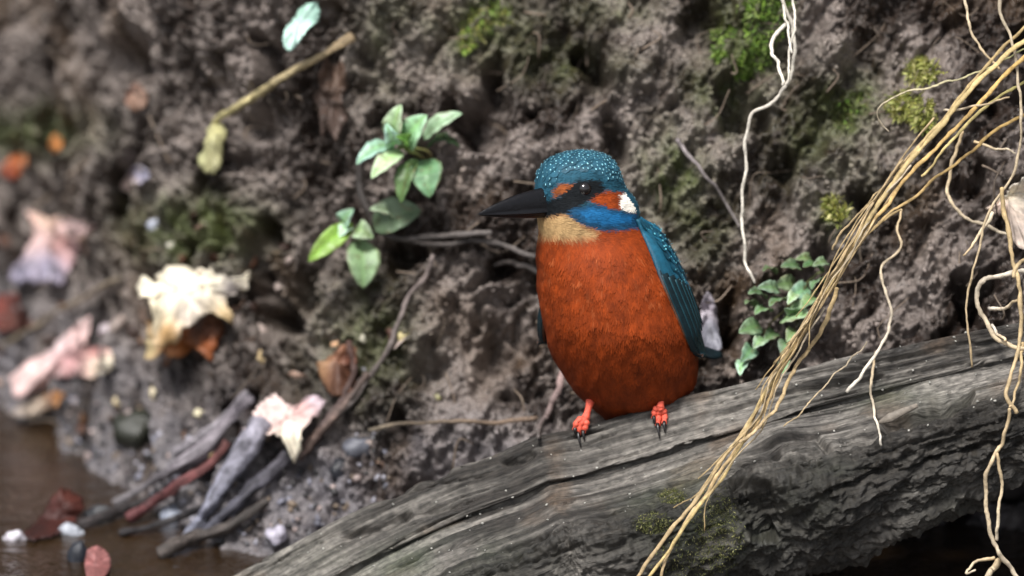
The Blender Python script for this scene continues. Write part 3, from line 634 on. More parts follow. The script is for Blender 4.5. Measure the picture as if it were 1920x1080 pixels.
# spots in slanting rows
sp = []
for a in np.linspace(0.06, 0.62, 25):
    for b in np.linspace(0.22, 0.92, 8):
        ia, ib = a + 0.016 * RNG.normal() + 0.02 * (b - .5), b + 0.02 * RNG.normal()
        sp.append((min(max(int(ia * 59), 0), 58), min(max(int(ib * (NW - 1)), 0), NW - 2)))
sp = np.array(sorted(set(sp)))
wflow = np.gradient(WV, axis=0); wflow /= np.linalg.norm(wflow, axis=-1)[..., None] + 1e-12
for s_ in (1, -1):
    V = WV if s_ == 1 else mirror(WV) + np.array([0.0062, 0.001, 0]); N_ = WN if s_ == 1 else WN - 2 * (WN @ bs)[..., None] * bs; Fl = wflow if s_ == 1 else wflow - 2 * (wflow @ bs)[..., None] * bs
    wing = solidify(obj('wing', mesh_np('wing', V.reshape(-1, 3), grid_faces(60, NW), WC.reshape(-1, 3)), M_BLUE, kf), 0.0012)
    for k in range(7):                                # folded flight feathers, one over the next
        v0 = 0.03 + 0.052 * k; u0 = 0.36 + 0.03 * k; u1 = 0.995 - 0.035 * k; L_ = 22; strip = np.zeros((L_, 5, 3)); sc_ = np.zeros((L_, 5, 3))
        for i, uu_ in enumerate(np.linspace(u0, u1, L_)):
            tp_ = min(1, (1 - i / (L_ - 1)) * 5) ** .6
            for j, b_ in enumerate(np.linspace(-1, 1, 5)):
                fi, fj = uu_ * 59, np.clip(v0 + 0.034 * b_ * tp_, 0, 1) * (NW - 1); i_, j_ = int(min(fi, 58)), int(min(fj, NW - 2)); a1, a2 = fi - i_, fj - j_
                pt = (V[i_, j_] * (1 - a1) * (1 - a2) + V[i_ + 1, j_] * a1 * (1 - a2) + V[i_, j_ + 1] * (1 - a1) * a2 + V[i_ + 1, j_ + 1] * a1 * a2)
                strip[i, j] = pt + N_[i_, j_] * (0.0008 + 0.00022 * k + 0.0003 * (1 - b_ * b_))
                sc_[i, j] = np.array((0.004, 0.016, 0.022)) if b_ > -0.6 else np.array((0.012, 0.075, 0.10)) * (1 - 0.6 * i / L_)
        solidify(obj('flight_feather', mesh_np('flight_feather', strip.reshape(-1, 3), grid_faces(L_, 5), sc_.reshape(-1, 3)), M_BLUE, wing), 0.0002)
    ii = sp[:, 0] * NW + sp[:, 1]; gv, gn, gf = V.reshape(-1, 3)[ii], N_.reshape(-1, 3)[ii], Fl.reshape(-1, 3)[ii]
    n = len(ii); sd_ = np.cross(gn, gf); Vf = np.zeros((n, 8, 3)); Cf = np.zeros((n, 8, 3)); cb = (WC.reshape(-1, 3)[ii] * 1.2) * (0.45 + 1.0 * RNG.random(n))[:, None]
    for k, (t_, w_, u_) in enumerate([(0, .5, 0), (.4, 1, .7), (.8, .9, 1), (1, .35, 1)]):
        c = gv + gf * 0.0042 * t_ + gn * (0.0007 + 0.00030 * u_)
        Vf[:, 2 * k] = c - sd_ * 0.0013 * w_; Vf[:, 2 * k + 1] = c + sd_ * 0.0013 * w_; Cf[:, 2 * k] = cb; Cf[:, 2 * k + 1] = cb
    F = (np.arange(n)[:, None, None] * 8 + np.array([[0, 1, 3, 2], [2, 3, 5, 4], [4, 5, 7, 6]])[None]).reshape(-1, 4)
    cv_ = obj('covert_feathers', mesh_np('covert_feathers', Vf.reshape(-1, 3), F, np.clip(Cf.reshape(-1, 3), 0, 1)), M_BLUE, wing); cv_['kind'] = 'stuff'
    tip_spots('covert_spots', gv + gn * 0.0011, gn, gf, 0.0036, 0.0008, (0.14, 0.48, 0.58), wing, M_FEATHER)
# tail: short dark slab behind the flank
tl = catmull([P(1255, 640, 0.026), P(1300, 655, 0.030), P(1352, 667, 0.034)], 14)
tw = np.interp(np.linspace(0, 1, 14), [0, .8, 1], [.007, .006, .002]); tg = np.zeros((14, 7, 3))
for i in range(14):
    for j, b in enumerate(np.linspace(-1, 1, 7)): tg[i, j] = tl[i] + np.array([-0.25, 0.9, 0.12]) * tw[i] * b + np.array([0, 0, 0.0012]) * (1 - b * b)
tc_ = np.tile(np.array((0.004, 0.012, 0.016)), (98, 1)); solidify(obj('tail', mesh_np('tail', tg.reshape(-1, 3), grid_faces(14, 7), tc_), M_BLUE, kf), 0.001)
# legs with toes closed over the log
def leg(tar, joint, toes, claws):
    Vs_, Fs_ = [], []; off = 0
    def add(V, F):
        nonlocal off
        Vs_.append(V); Fs_.append(F + off); off += len(V)
    jy_ = hit(toes[1][-1][0], toes[1][-1][1], 'log')[0][1] - 0.0012
    J = P(joint[0], joint[1], jy_); Tt = P(tar[0], tar[1], jy_ + 0.004)
    add(*tube(catmull([Tt, (Tt + J) / 2 + np.array([0, -0.0006, 0]), J], 10), np.interp(np.linspace(0, 1, 10), [0, .5, .85, 1], [.0019, .0013, .0015, .0019]), 10))
    ends = []
    for tpts in toes:
        pts = [J]
        for k, (a, b) in enumerate(tpts):
            yy = hit(a, max(b, np.interp(a, rx_k, ry_k) + 5), 'log')[0][1] - 0.0020; pts.append(P(a, b, min(yy, jy_ + 0.001)))
        C = catmull(pts, 14); u = np.linspace(0, 1, 14)
        add(*tube(C, 0.00145 * (1 - 0.25 * u) * (1 + 0.16 * np.cos(u * 3 * 2 * np.pi)), 9)); ends.append((C[-1], C[-1] - C[-2]))
    lg = obj('leg', tri_or_quad('leg', np.vstack(Vs_), np.vstack(Fs_)), M_FOOT, kf)
    for (e_, d_), (cx, cy) in zip(ends, claws):
        yy = hit(cx, cy, 'log')[0][1] - 0.0008; E = P(cx, cy, yy); C = catmull([e_ - d_, e_ + np.array([0, -0.0011, 0.0004]), (e_ + E) / 2 + np.array([0, -0.0014, 0]), E], 9)
        V, F = tube(C, np.linspace(0.00095, 0.00018, 9), 7); obj('claw', tri_or_quad('claw', V, F), M_CLAW, lg)
leg((1107, 752), (1098, 784), [[(1083, 790), (1078, 806)], [(1090, 794), (1084, 814)], [(1099, 796), (1093, 810)]], [(1082, 822), (1089, 838), (1096, 826)])
leg((1240, 738), (1238, 764), [[(1229, 768), (1226, 784)], [(1236, 776), (1233, 798)], [(1246, 776), (1245, 794)]], [(1230, 800), (1237, 822), (1247, 812)])

# ================================================================== GRASS, ROOTS, TWIGS
GOLD, GOLD2, OCH, PALE, GRN = lin(230, 205, 145, .82), lin(220, 182, 110, .82), lin(205, 178, 130, .75), lin(215, 200, 175, .8), lin(160, 165, 95, .7)
BEIGE = lin(205, 180, 140, .8); WHITE = lin(222, 214, 200, .85); BRN = lin(120, 95, 75, .6); GREY = lin(120, 112, 108, .6); DARK = lin(52, 44, 40, .6)
tuft = thing('dry_grass_tuft', 'tuft of long golden dry grass hanging diagonally across the log', 'grass', tuple(P(1960, 60, 0.0)))
blades = [
    ([(1990, 20), (1925, 72), (1840, 145), (1760, 240), (1690, 322), (1622, 420), (1572, 508), (1520, 592), (1470, 668), (1432, 742), (1396, 806), (1350, 868), (1308, 934), (1250, 1004), (1190, 1088)], .0, -.06, .0013, .0009, GOLD, BEIGE),
    ([(1990, 60), (1925, 100), (1850, 180), (1785, 248), (1715, 318), (1648, 402), (1592, 482), (1543, 568), (1492, 648), (1455, 712), (1424, 790), (1372, 852), (1322, 925), (1285, 985), (1245, 1060), (1240, 1095)], .0, -.062, .0011, .0008, GOLD2, BEIGE),
    ([(1985, 0), (1915, 55), (1850, 118), (1770, 225), (1705, 300), (1640, 392), (1580, 486), (1530, 578), (1482, 660), (1440, 728), (1410, 790), (1362, 880), (1312, 950), (1262, 1018), (1205, 1095)], .004, -.064, .0009, .0007, OCH, GOLD),
    ([(1570, 540), (1545, 610), (1520, 650), (1490, 690), (1462, 752), (1448, 775), (1418, 805), (1388, 830)], -.02, -.055, .0012, .0007, OCH, BEIGE),
    ([(1990, 70), (1925, 92), (1850, 128), (1785, 153), (1715, 168), (1668, 185), (1648, 208), (1652, 232), (1664, 246)], .0, .02, .0010, .0006, GRN, PALE),
    ([(1990, 110), (1925, 150), (1860, 190), (1790, 262), (1730, 330)], .004, .0, .0010, .0005, GRN, GOLD),
    ([(1990, 170), (1925, 210), (1860, 250), (1790, 308), (1720, 365), (1660, 408), (1600, 470), (1575, 505)], .01, .0, .0009, .0006, GOLD2, OCH),
    ([(1625, 640), (1580, 690), (1530, 740), (1505, 770), (1470, 800)], -.01, -.045, .0004, .0003, PALE, BEIGE),
    ([(1690, 395), (1640, 425), (1610, 452), (1575, 500)], .01, .0, .0006, .0005, OCH, BEIGE),
    ([(1560, 468), (1575, 440), (1612, 400), (1650, 355), (1700, 300)], .0, .0, .0006, .0004, BEIGE, OCH)]
for k, (pts, y0, y1, r0, r1, c0, c1) in enumerate(blades):
    C = hang(pts, y0, y1, n=len(pts) * 10, lift=0.004, wig=0.003)
    obj('blade', strand_mesh('blade', C, r0 * 0.82, r1 * 0.9, c0, c1, seed=k, flat=0.5, jit=0.3), M_STRAW, tuft)

for k in range(16):                                   # frayed fibres of the same tuft
    src = blades[k % 3][0]; i0 = int(RNG.integers(3, 8)); ln = int(RNG.integers(4, 8)); pts = np.array(src[i0:i0 + ln], float); off_ = RNG.normal(size=2) * 9
    pts = pts + off_ + RNG.normal(size=pts.shape) * 3; pts[-1] += RNG.normal(size=2) * 16
    yy0, yy1 = np.interp([i0, i0 + ln], [0, 14], [0.0, -.062])
    obj('blade', strand_mesh('blade', hang([tuple(p_) for p_ in pts], yy0, yy1, lift=.004, wig=.004), .00045, .0002, PALE if k % 2 else BEIGE, OCH, seed=300 + k), M_STRAW, tuft)

def strand(name, label, cat, pts, y0, y1, r0, r1, c0, c1, m, laid=None, group=None, extra=(), seed=0, flat=1.0):
    """a root or stem; extra = side strands (pts, r0, r1)"""
    mk = (lambda p: lay(p, laid)) if laid is not None else (lambda p: hang(p, y0, y1, lift=0.003, wig=0.002))
    if m is M_ROOT: r0, r1 = r0 * .82, r1 * .82
    me_ = strand_mesh(name, mk(pts), r0, r1, c0, c1, seed=seed, flat=flat, jit=0.3)
    if not extra:
        return tag(obj(name, me_, m), label, cat, group)
    root = thing(name, label, cat, tuple(mk(pts)[0]), group)
    obj('main_strand', me_, m, root)
    for k, (p, a, b) in enumerate(extra):
        obj('side_strand', strand_mesh('side_strand', mk(p), a, b, c0, c1, seed=seed + k + 1), m, root)
    return root
strand('hanging_root', 'white looping root dangling down the bank beside bright green moss', 'root',
       [(1462, -30), (1470, 10), (1484, 45), (1490, 85), (1486, 130), (1474, 160), (1448, 192), (1412, 212), (1400, 255), (1396, 330), (1391, 415), (1399, 485), (1414, 532)], .06, .03, .0010, .0008, WHITE, WHITE, M_ROOT,
       extra=[([(1485, -30), (1490, 30), (1483, 90), (1479, 140), (1476, 158)], .0006, .0005), ([(1478, 42), (1450, 68), (1446, 98), (1462, 125), (1470, 160)], .0009, .0007), ([(1468, 10), (1478, 60), (1484, 100)], .0006, .0005)], seed=20)
strand('leaning_twig', 'thin grey twig leaning against the white hanging root', 'twig', [(1266, 264), (1290, 290), (1325, 330), (1360, 380), (1388, 430)], .08, .06, .0009, .0006, lin(160, 150, 150, .7), GREY, M_TWIG, laid=.003, seed=25)
strand('curly_root', 'curly pale root on the soil ending over the log beside the golden grass', 'root',
       [(1690, 392), (1682, 428), (1691, 460), (1660, 492), (1654, 528), (1670, 580), (1664, 625), (1640, 668), (1612, 705), (1588, 735)], .03, -.03, .0006, .0009, BEIGE, WHITE, M_ROOT,
       extra=[([(1642, 662), (1634, 700), (1634, 745), (1646, 795), (1653, 838)], .0006, .0005)], seed=30)
strand('bent_root', 'pale bent root hooked over the bank under the pale broken leaf', 'root',
       [(1806, 246), (1790, 290), (1780, 335), (1777, 368), (1800, 400), (1845, 422), (1890, 440)], .03, .02, .0009, .0008, BEIGE, PALE, M_ROOT, seed=35, extra=[([(1826, 266), (1860, 275), (1905, 286)], .0006, .0004)])
strand('hairy_root', 'fine pale root hanging straight from the upper bank to the golden grass', 'root', [(1808, -30), (1812, 20), (1824, 65), (1850, 105), (1875, 130)], .04, .02, .0008, .0006, PALE, BEIGE, M_ROOT, seed=40)
strand('long_root', 'long thin pale root falling past the broken leaf onto the log', 'root',
       [(1872, -30), (1880, 30), (1898, 70), (1908, 130), (1914, 210), (1908, 290), (1885, 350), (1856, 400), (1840, 450), (1820, 525), (1812, 580), (1816, 640), (1824, 688)], .0, -.02, .0009, .0005, PALE, BEIGE, M_ROOT, seed=45,
       extra=[([(1860, 400), (1835, 440), (1808, 480)], .0009, .0004), ([(1770, 206), (1830, 200), (1892, 182)], .0006, .0003)])
strand('kinked_root', 'thick cream root kinked back on itself above the right of the log', 'root',
       [(1960, 500), (1902, 512), (1845, 524), (1832, 548), (1838, 585), (1858, 620), (1878, 640), (1910, 652), (1960, 665)], .0, -.02, .0013, .0011, WHITE, BEIGE, M_ROOT, seed=50,
       extra=[([(1852, 578), (1880, 575), (1908, 562)], .0008, .0006), ([(1858, 612), (1880, 634), (1885, 640)], .0006, .0006)])
strand('brown_root', 'tan root curving down from the pale broken leaf to the log edge', 'root',
       [(1878, 350), (1886, 400), (1896, 450), (1904, 505), (1914, 560), (1912, 640), (1897, 700), (1890, 740), (1906, 772)], -.012, -.045, .0012, .0010, OCH, BEIGE, M_ROOT, seed=55,
       extra=[([(1918, 640), (1912, 700), (1900, 750), (1893, 765)], .0007, .0005), ([(1960, 470), (1915, 490), (1900, 520)], .0009, .0008)])
strand('forked_root', 'pale forked root hanging in front of the dark hollow under the log', 'root',
       [(1893, 766), (1880, 828), (1866, 852), (1850, 892), (1848, 942), (1858, 1000), (1872, 1032), (1892, 1062), (1915, 1095)], -.045, -.05, .0009, .0012, BEIGE, PALE, M_ROOT, seed=60,
       extra=[([(1870, 850), (1877, 900), (1874, 960), (1868, 1015)], .0007, .0007), ([(1868, 1045), (1835, 1052), (1812, 1072), (1830, 1068)], .0008, .0004), ([(1872, 1050), (1850, 1085)], .0014, .0012)])
# twigs on the bank
strand('bare_twig', 'straw coloured twig slanting down to a withered yellow leaf', 'twig', [(662, 68), (640, 82), (590, 112), (530, 146), (480, 178), (430, 208), (402, 228)], .2, .2, .0018, .0013, lin(190, 165, 130, .7), lin(205, 195, 140, .75), M_TWIG, laid=.006, seed=65)
strand('dark_root', 'dark curved root below the small green plants reaching behind the bird', 'root',
       [(676, 300), (674, 345), (690, 395), (712, 432), (752, 448), (800, 445), (860, 440), (920, 436)], .1, .1, .0017, .0012, DARK, GREY, M_TWIG, laid=.004, seed=70,
       extra=[([(770, 455), (830, 458), (890, 452), (950, 462), (1005, 482)], .0010, .0012), ([(925, 498), (960, 494), (1010, 508)], .0011, .0012)])
strand('thin_twig', 'long thin grey twig running down the bank under the dark root', 'twig', [(812, 480), (800, 515), (770, 550), (750, 590), (735, 640), (700, 690), (660, 750), (610, 800)], .1, .1, .0010, .0012, lin(150, 135, 130, .6), GREY, M_TWIG, laid=.004, seed=75)
strand('forked_stalk', 'pale stalk leaning on the log behind the feet of the bird', 'twig', [(1056, 700), (1046, 735), (1022, 780), (1008, 822)], .05, .05, .0016, .0009, lin(190, 160, 155, .7), GREY, M_TWIG, laid=.004, seed=80)
strand('lying_twig', 'thin brown twig lying level on the soil behind the log', 'twig', [(690, 806), (760, 798), (850, 792), (940, 794), (1010, 786)], .05, .05, .0008, .0009, lin(130, 118, 100, .6), lin(150, 125, 105, .6), M_TWIG, laid=.003, seed=85)
strand('brown_stalk', 'dark brown stalk curving beside the torn pink leaf', 'twig', [(655, 640), (662, 690), (645, 745), (612, 790), (585, 830)], .1, .1, .0014, .0016, lin(90, 60, 50, .6), lin(110, 95, 92, .6), M_TWIG, laid=.004, seed=86)
strand('grey_stick', 'thick bluish grey stick dipping its end into the water', 'stick', [(492, 790), (470, 830), (435, 880), (400, 935), (372, 980), (345, 1012)], .1, .1, .0048, .0020, lin(150, 146, 158, .7), lin(135, 138, 155, .7), M_TWIG, laid=.005, seed=90)
strand('split_stick', 'grey split stick lying above the red stick', 'stick', [(470, 745), (420, 800), (380, 845), (340, 870), (290, 900), (215, 945)], .1, .1, .0036, .0012, lin(140, 132, 140, .7), lin(120, 115, 118, .7), M_TWIG, laid=.005, seed=95)
strand('red_stick', 'slender reddish stick lying between the grey sticks', 'stick', [(425, 830), (390, 872), (340, 905), (290, 940), (240, 972)], .1, .1, .0018, .0020, lin(112, 66, 64, .6), lin(135, 78, 80, .6), M_TWIG, laid=.008, seed=100)
strand('rotting_stick', 'dark grey stick lying below the thick bluish stick', 'stick', [(540, 850), (480, 910), (430, 955), (385, 1000)], .1, .1, .0028, .0020, lin(88, 84, 92, .6), lin(80, 80, 92, .6), M_TWIG, laid=.004, seed=105)
strand('straight_twig', 'straight tan twig resting on the soil above the pink curled leaf', 'twig', [(0, 648), (60, 615), (120, 578), (180, 545), (225, 520)], .1, .1, .0011, .0011, lin(140, 125, 105, .6), lin(150, 135, 115, .6), M_TWIG, laid=.004, seed=110)

for lab, pts, r0, r1, c in [
    ('dark waterlogged stick reaching from the maroon leaf to the split stick', [(150, 985), (200, 965), (260, 945), (330, 920)], .0022, .0016, (58, 52, 52)),
    ('thin black stick lying in the water under the reddish stick', [(225, 1000), (290, 985), (360, 960), (420, 925)], .0018, .0012, (50, 46, 48)),
    ('stout rotten stick lying half sunk in front of the pale blue stone', [(300, 1040), (360, 1010), (430, 985), (500, 940)], .0030, .0020, (78, 70, 66)),
    ('pale grey stick fallen above the split stick', [(330, 850), (380, 815), (430, 775), (465, 735)], .0020, .0012, (150, 144, 150)),
    ('brown stick crossing behind the torn pink leaf', [(560, 860), (600, 810), (640, 765), (690, 700)], .0019, .0014, (118, 98, 90))]:
    strand('debris_stick', lab, 'stick', pts, .1, .1, r0, r1, lin(*c, .7), lin(*c, .6), M_TWIG, laid=.004, seed=int(pts[0][0]))
# ================================================================== LEAVES
def shape_leaf(name, label, cat, outline, colors, tilt=0.3, lift=0.004, cup=0.004, rough=0.003, seed=0, which='both', nvec=None, center=None, m=None, group=None):
    """broad dead leaf: outline in photo pixels laid on a plane that leans between the bank and the viewer; colors = [(px,py,rgb)] blended by nearness"""
    o2 = np.asarray(outline, float); c = np.asarray(center if center else o2.mean(0), float)
    loc, nb_ = hit(c[0], c[1], which); n_ = (1 - tilt) * np.array([-0.2, -0.5, 0.85]) + tilt * (-FWD) if nvec is None else np.asarray(nvec, float)
    n_ = n_ / np.linalg.norm(n_); p0 = loc + n_ * lift
    ring = catmull(np.vstack([o2, o2[:1]]), 97)[:-1]; K = 9; sz_ = min(1, np.ptp(o2[:, 0]) / 130); ring = ring + sz_ * 1.6 * RNG.normal(size=ring.shape) + sz_ * 3.5 * np.stack([noise(ring[:, 0] / 7, ring[:, 1] / 7, seed), noise(ring[:, 0] / 7, ring[:, 1] / 7, seed + 3)], -1); V, C = [], []
    def on_plane(px_, py_):
        d = ray_dir(px_, py_); return CAM + d * (((p0 - CAM) @ n_) / (d @ n_))
    px_all = []
    for k in range(K + 1):
        f = k / K
        for i, r_ in enumerate(ring):
            pp = c + (r_ - c) * f; px_all.append(pp)
    px_all = np.array(px_all); V = np.array([on_plane(a, b) for a, b in px_all]); fr = np.repeat(np.arange(K + 1) / K, len(ring)); ang = np.tile(np.linspace(0, 2 * np.pi, len(ring), endpoint=False), K + 1)
    hgt = -cup * fr ** 2 + rough * (fbm(px_all[:, 0] / 60, px_all[:, 1] / 60, 3, seed + 600) + 0.5 * np.abs(noise(px_all[:, 0] / 24, px_all[:, 1] / 30, seed + 605))) + 0.0010 * fr ** 3 * np.sin(3 * ang + seed)
    V = V + hgt[:, None] * n_
    for i in range(len(V)):
        a_, b_ = project(V[i]); h_ = hit(float(a_), float(b_), which)[0]
        d_ = V[i] - CAM; lim = np.linalg.norm(h_ - CAM) - 0.005
        if np.linalg.norm(d_) > lim: V[i] = CAM + d_ / np.linalg.norm(d_) * lim
    W = []; 
    for (a, b, col) in colors: W.append(1 / (((px_all[:, 0] - a) ** 2 + (px_all[:, 1] - b) ** 2) + 60) ** 1.4)
    W = np.array(W); W /= W.sum(0); C = sum(W[k][:, None] * np.array(colors[k][2])[None] for k in range(len(colors)))
    C = C * (1 + 0.25 * fbm(px_all[:, 0] / 22, px_all[:, 1] / 22, 3, seed + 650))[:, None]
    q0 = px_all - c; ev = np.linalg.eigh(np.cov((o2 - c).T))[1][:, 1]; al = q0 @ ev; ac = q0 @ np.array([-ev[1], ev[0]])
    vein = np.exp(-(ac / 2.2) ** 2) + 0.6 * np.maximum(0, np.cos((al - 0.8 * np.abs(ac)) / 4.2)) ** 10; C = C * (1 - 0.22 * vein[:, None]) * (1 - 0.3 * smooth(.2, .7, fbm(px_all[:, 0] / 14, px_all[:, 1] / 14, 2, seed + 670)))[:, None]
    ob = solidify(obj(name, mesh_np(name, V, grid_faces(K + 1, len(ring), True), np.clip(C, 0.002, 1)), m or M_LEAF), 0.0005)
    return tag(ob, label, cat, group)
PINK, PINKD, CREAM, ORG, LILAC = lin(240, 208, 204, .95), lin(190, 140, 135, .8), lin(252, 242, 218, 1.0), lin(205, 120, 55, .7), lin(178, 172, 195, .7)
shape_leaf('dead_leaf', 'pink dead leaf with a lilac grey underside folded over a dark gap', 'leaf', [(46, 388), (95, 395), (150, 398), (172, 410), (150, 440), (138, 475), (118, 500), (112, 518), (60, 520), (14, 512), (25, 485), (45, 450), (60, 425)],
           [(85, 410, lin(235, 200, 180, .8)), (60, 440, PINK), (130, 420, PINK), (115, 452, PINKD), (40, 505, LILAC), (90, 500, LILAC)], cup=.006, lift=.008, seed=1)
shape_leaf('dead_leaf', 'pale pink dead leaf with red lobes curled beside the crumpled cream leaf', 'leaf', [(15, 705), (40, 670), (85, 645), (130, 605), (165, 585), (158, 615), (150, 636), (200, 640), (208, 668), (196, 688), (150, 692), (95, 690), (70, 715), (30, 735)],
           [(40, 700, PINK), (150, 600, PINK), (110, 640, lin(235, 212, 212, .8)), (175, 650, lin(225, 160, 155, .7)), (195, 680, CREAM), (130, 670, lin(220, 170, 170, .75))], cup=.006, lift=.008, seed=2)
shape_leaf('dead_leaf', 'orange brown torn leaf hanging below the crumpled cream leaf', 'leaf', [(278, 600), (310, 585), (350, 590), (395, 585), (418, 600), (412, 630), (400, 662), (388, 668), (378, 640), (362, 632), (345, 650), (325, 664), (300, 652), (282, 664), (268, 662), (274, 630)],
           [(320, 630, ORG), (345, 610, lin(190, 110, 55, .65)), (395, 640, lin(170, 95, 50, .6)), (275, 640, lin(205, 185, 140, .7)), (370, 610, lin(95, 60, 40, .5)), (410, 605, lin(130, 80, 50, .55))], cup=.004, rough=.004, lift=.012, seed=43)
shape_leaf('crumpled_leaf', 'crumpled cream dead leaf lying on the slope with curled corners', 'leaf', [(256, 534), (268, 520), (288, 526), (300, 504), (335, 494), (368, 500), (398, 512), (418, 512), (444, 512), (470, 503), (464, 530), (440, 548), (424, 562), (436, 592), (424, 604), (402, 588), (372, 592), (348, 604), (330, 622), (300, 634), (282, 626), (284, 590), (280, 556), (262, 556)],
           [(330, 530, CREAM), (400, 530, CREAM), (290, 590, lin(235, 222, 190, .85)), (455, 515, CREAM), (350, 580, lin(240, 228, 215, .9)), (270, 535, CREAM), (425, 595, lin(230, 200, 150, .75)), (310, 620, lin(225, 180, 120, .7)), (345, 555, CREAM), (430, 535, lin(200, 190, 190, .7))], cup=.003, rough=.006, lift=.020, seed=3, center=(350, 552))
shape_leaf('dead_leaf', 'small orange dead leaf lying on the far soil slope', 'leaf', [(0, 300), (20, 288), (45, 284), (48, 300), (35, 318), (12, 324), (-5, 318)], [(20, 300, lin(215, 125, 75, .7)), (15, 318, lin(150, 70, 50, .7)), (40, 292, lin(205, 130, 80, .7))], lift=.006, seed=4)
shape_leaf('leaf_scrap', 'tiny bright orange leaf scrap above the small orange leaf', 'leaf', [(90, 256), (102, 248), (116, 256), (114, 270), (100, 276), (90, 268)], [(102, 262, lin(225, 150, 85, .75))], lift=.005, seed=5)
shape_leaf('dead_leaf', 'torn pale pink leaf draped over the thick bluish stick', 'leaf', [(468, 788), (488, 752), (512, 733), (530, 745), (555, 750), (582, 735), (604, 746), (600, 770), (586, 790), (572, 805), (562, 832), (545, 856), (534, 832), (515, 814), (490, 812), (462, 828), (445, 838), (448, 812)],
           [(520, 760, lin(245, 222, 216, .85)), (565, 760, lin(230, 185, 180, .75)), (545, 830, CREAM), (455, 820, lin(215, 195, 195, .75)), (590, 745, lin(225, 205, 215, .8)), (530, 790, lin(240, 205, 198, .8))], cup=.002, rough=.004, lift=.012, seed=6)
shape_leaf('dead_leaf', 'brown curled dead leaf beside the dark brown stalk', 'leaf', [(590, 675), (615, 655), (640, 632), (662, 640), (665, 690), (650, 730), (625, 735), (600, 705)], [(635, 650, lin(185, 130, 100, .7)), (600, 680, lin(175, 135, 100, .7)), (640, 700, lin(110, 72, 55, .6)), (655, 670, lin(130, 80, 62, .65))], lift=.006, cup=.006, seed=7)
shape_leaf('dead_leaf', 'dark maroon dead leaf standing half in the water', 'leaf', [(40, 1000), (75, 965), (95, 935), (118, 915), (135, 920), (155, 935), (150, 960), (125, 985), (100, 1000), (60, 1010)], [(100, 960, lin(85, 42, 36, .6)), (130, 930, lin(105, 55, 45, .6)), (60, 1000, lin(70, 35, 30, .6))], lift=.012, tilt=.7, seed=8)
shape_leaf('dead_leaf', 'cream leaf with an amber end lying on the shore above the water', 'leaf', [(15, 770), (45, 750), (80, 730), (108, 724), (118, 735), (105, 752), (70, 765), (35, 778)], [(60, 755, lin(235, 215, 195, .8)), (105, 735, lin(190, 130, 75, .7)), (25, 770, lin(205, 190, 180, .75))], lift=.005, seed=9)
shape_leaf('dead_leaf', 'reddish brown leaf tucked in the gap below the folded pink leaf', 'leaf', [(-10, 545), (25, 540), (35, 570), (60, 600), (30, 615), (-10, 605)], [(15, 560, lin(140, 70, 58, .65)), (40, 600, lin(105, 62, 52, .6))], lift=.003, seed=10)
shape_leaf('withered_leaf', 'withered yellow green leaf hanging from the straw coloured twig', 'leaf', [(384, 228), (400, 218), (416, 226), (422, 245), (415, 268), (412, 295), (400, 316), (385, 310), (372, 300), (366, 282), (378, 275), (382, 250)], [(400, 240, lin(215, 210, 155, .8)), (395, 290, lin(205, 200, 150, .75)), (375, 285, lin(190, 190, 140, .75))], lift=.010, cup=.005, seed=11)
shape_leaf('bark_flake', 'long strip of brown bark clinging to the bank behind the straw twig', 'bark', [(592, 125), (608, 108), (622, 118), (640, 112), (648, 150), (638, 175), (648, 205), (636, 228), (626, 250), (612, 236), (600, 246), (598, 205), (586, 180), (594, 150)], [(620, 140, lin(132, 106, 90, .55)), (610, 200, lin(104, 84, 74, .5)), (635, 225, lin(125, 104, 94, .55))], lift=.003, cup=.003, rough=.005, seed=12)
shape_leaf('broken_leaf', 'bleached white broken leaf caught among roots over the log end', 'leaf', [(1848, 382), (1870, 372), (1885, 360), (1900, 335), (1940, 325), (1945, 460), (1905, 452), (1895, 425), (1885, 398), (1862, 392)], [(1890, 370, CREAM), (1920, 350, lin(250, 240, 225, .9)), (1910, 440, lin(235, 215, 200, .8)), (1880, 390, lin(235, 205, 190, .8))], lift=.010, cup=.004, seed=13)
shape_leaf('pale_leaf', 'pale turquoise green leaf hanging on the dark upper bank', 'leaf', [(530, 68), (538, 45), (552, 28), (565, 12), (592, 4), (598, 22), (586, 45), (570, 65), (552, 85), (540, 92), (531, 84)], [(560, 50, lin(205, 240, 228, .95)), (548, 15, lin(160, 200, 180, .85)), (590, 20, lin(180, 222, 205, .9))], lift=.022, cup=.001, rough=.0006, m=M_GREEN, seed=14)
shape_leaf('floating_leaf', 'small red leaf floating behind the dark stone in the water', 'leaf', [(165, 1030), (180, 1022), (200, 1035), (206, 1062), (190, 1082), (165, 1085), (158, 1060)], [(180, 1050, lin(190, 128, 125, .7)), (195, 1070, lin(150, 95, 92, .7))], lift=.006, tilt=.8, seed=15)
shape_leaf('leaf_scrap', 'lilac and white leaf scrap on the slope left of the withered leaf', 'leaf', [(225, 330), (240, 315), (262, 308), (278, 318), (270, 335), (245, 345), (228, 348)], [(235, 338, lin(225, 200, 190, .75)), (265, 320, lin(205, 202, 225, .75))], lift=.005, seed=16)
shape_leaf('leaf_scrap', 'small pinkish brown leaf scrap high on the dark far bank', 'leaf', [(235, 165), (255, 150), (272, 165), (268, 190), (248, 198), (232, 185)], [(255, 178, lin(195, 160, 140, .65)), (240, 165, lin(135, 90, 72, .6))], lift=.005, seed=17)
shape_leaf('leaf_scrap', 'grey papery leaf scrap standing behind the wing tip of the bird', 'leaf', [(1310, 555), (1325, 540), (1338, 560), (1345, 610), (1352, 650), (1325, 652), (1312, 610)], [(1325, 570, lin(205, 195, 205, .75)), (1335, 630, lin(165, 165, 178, .7))], lift=.006, seed=18)

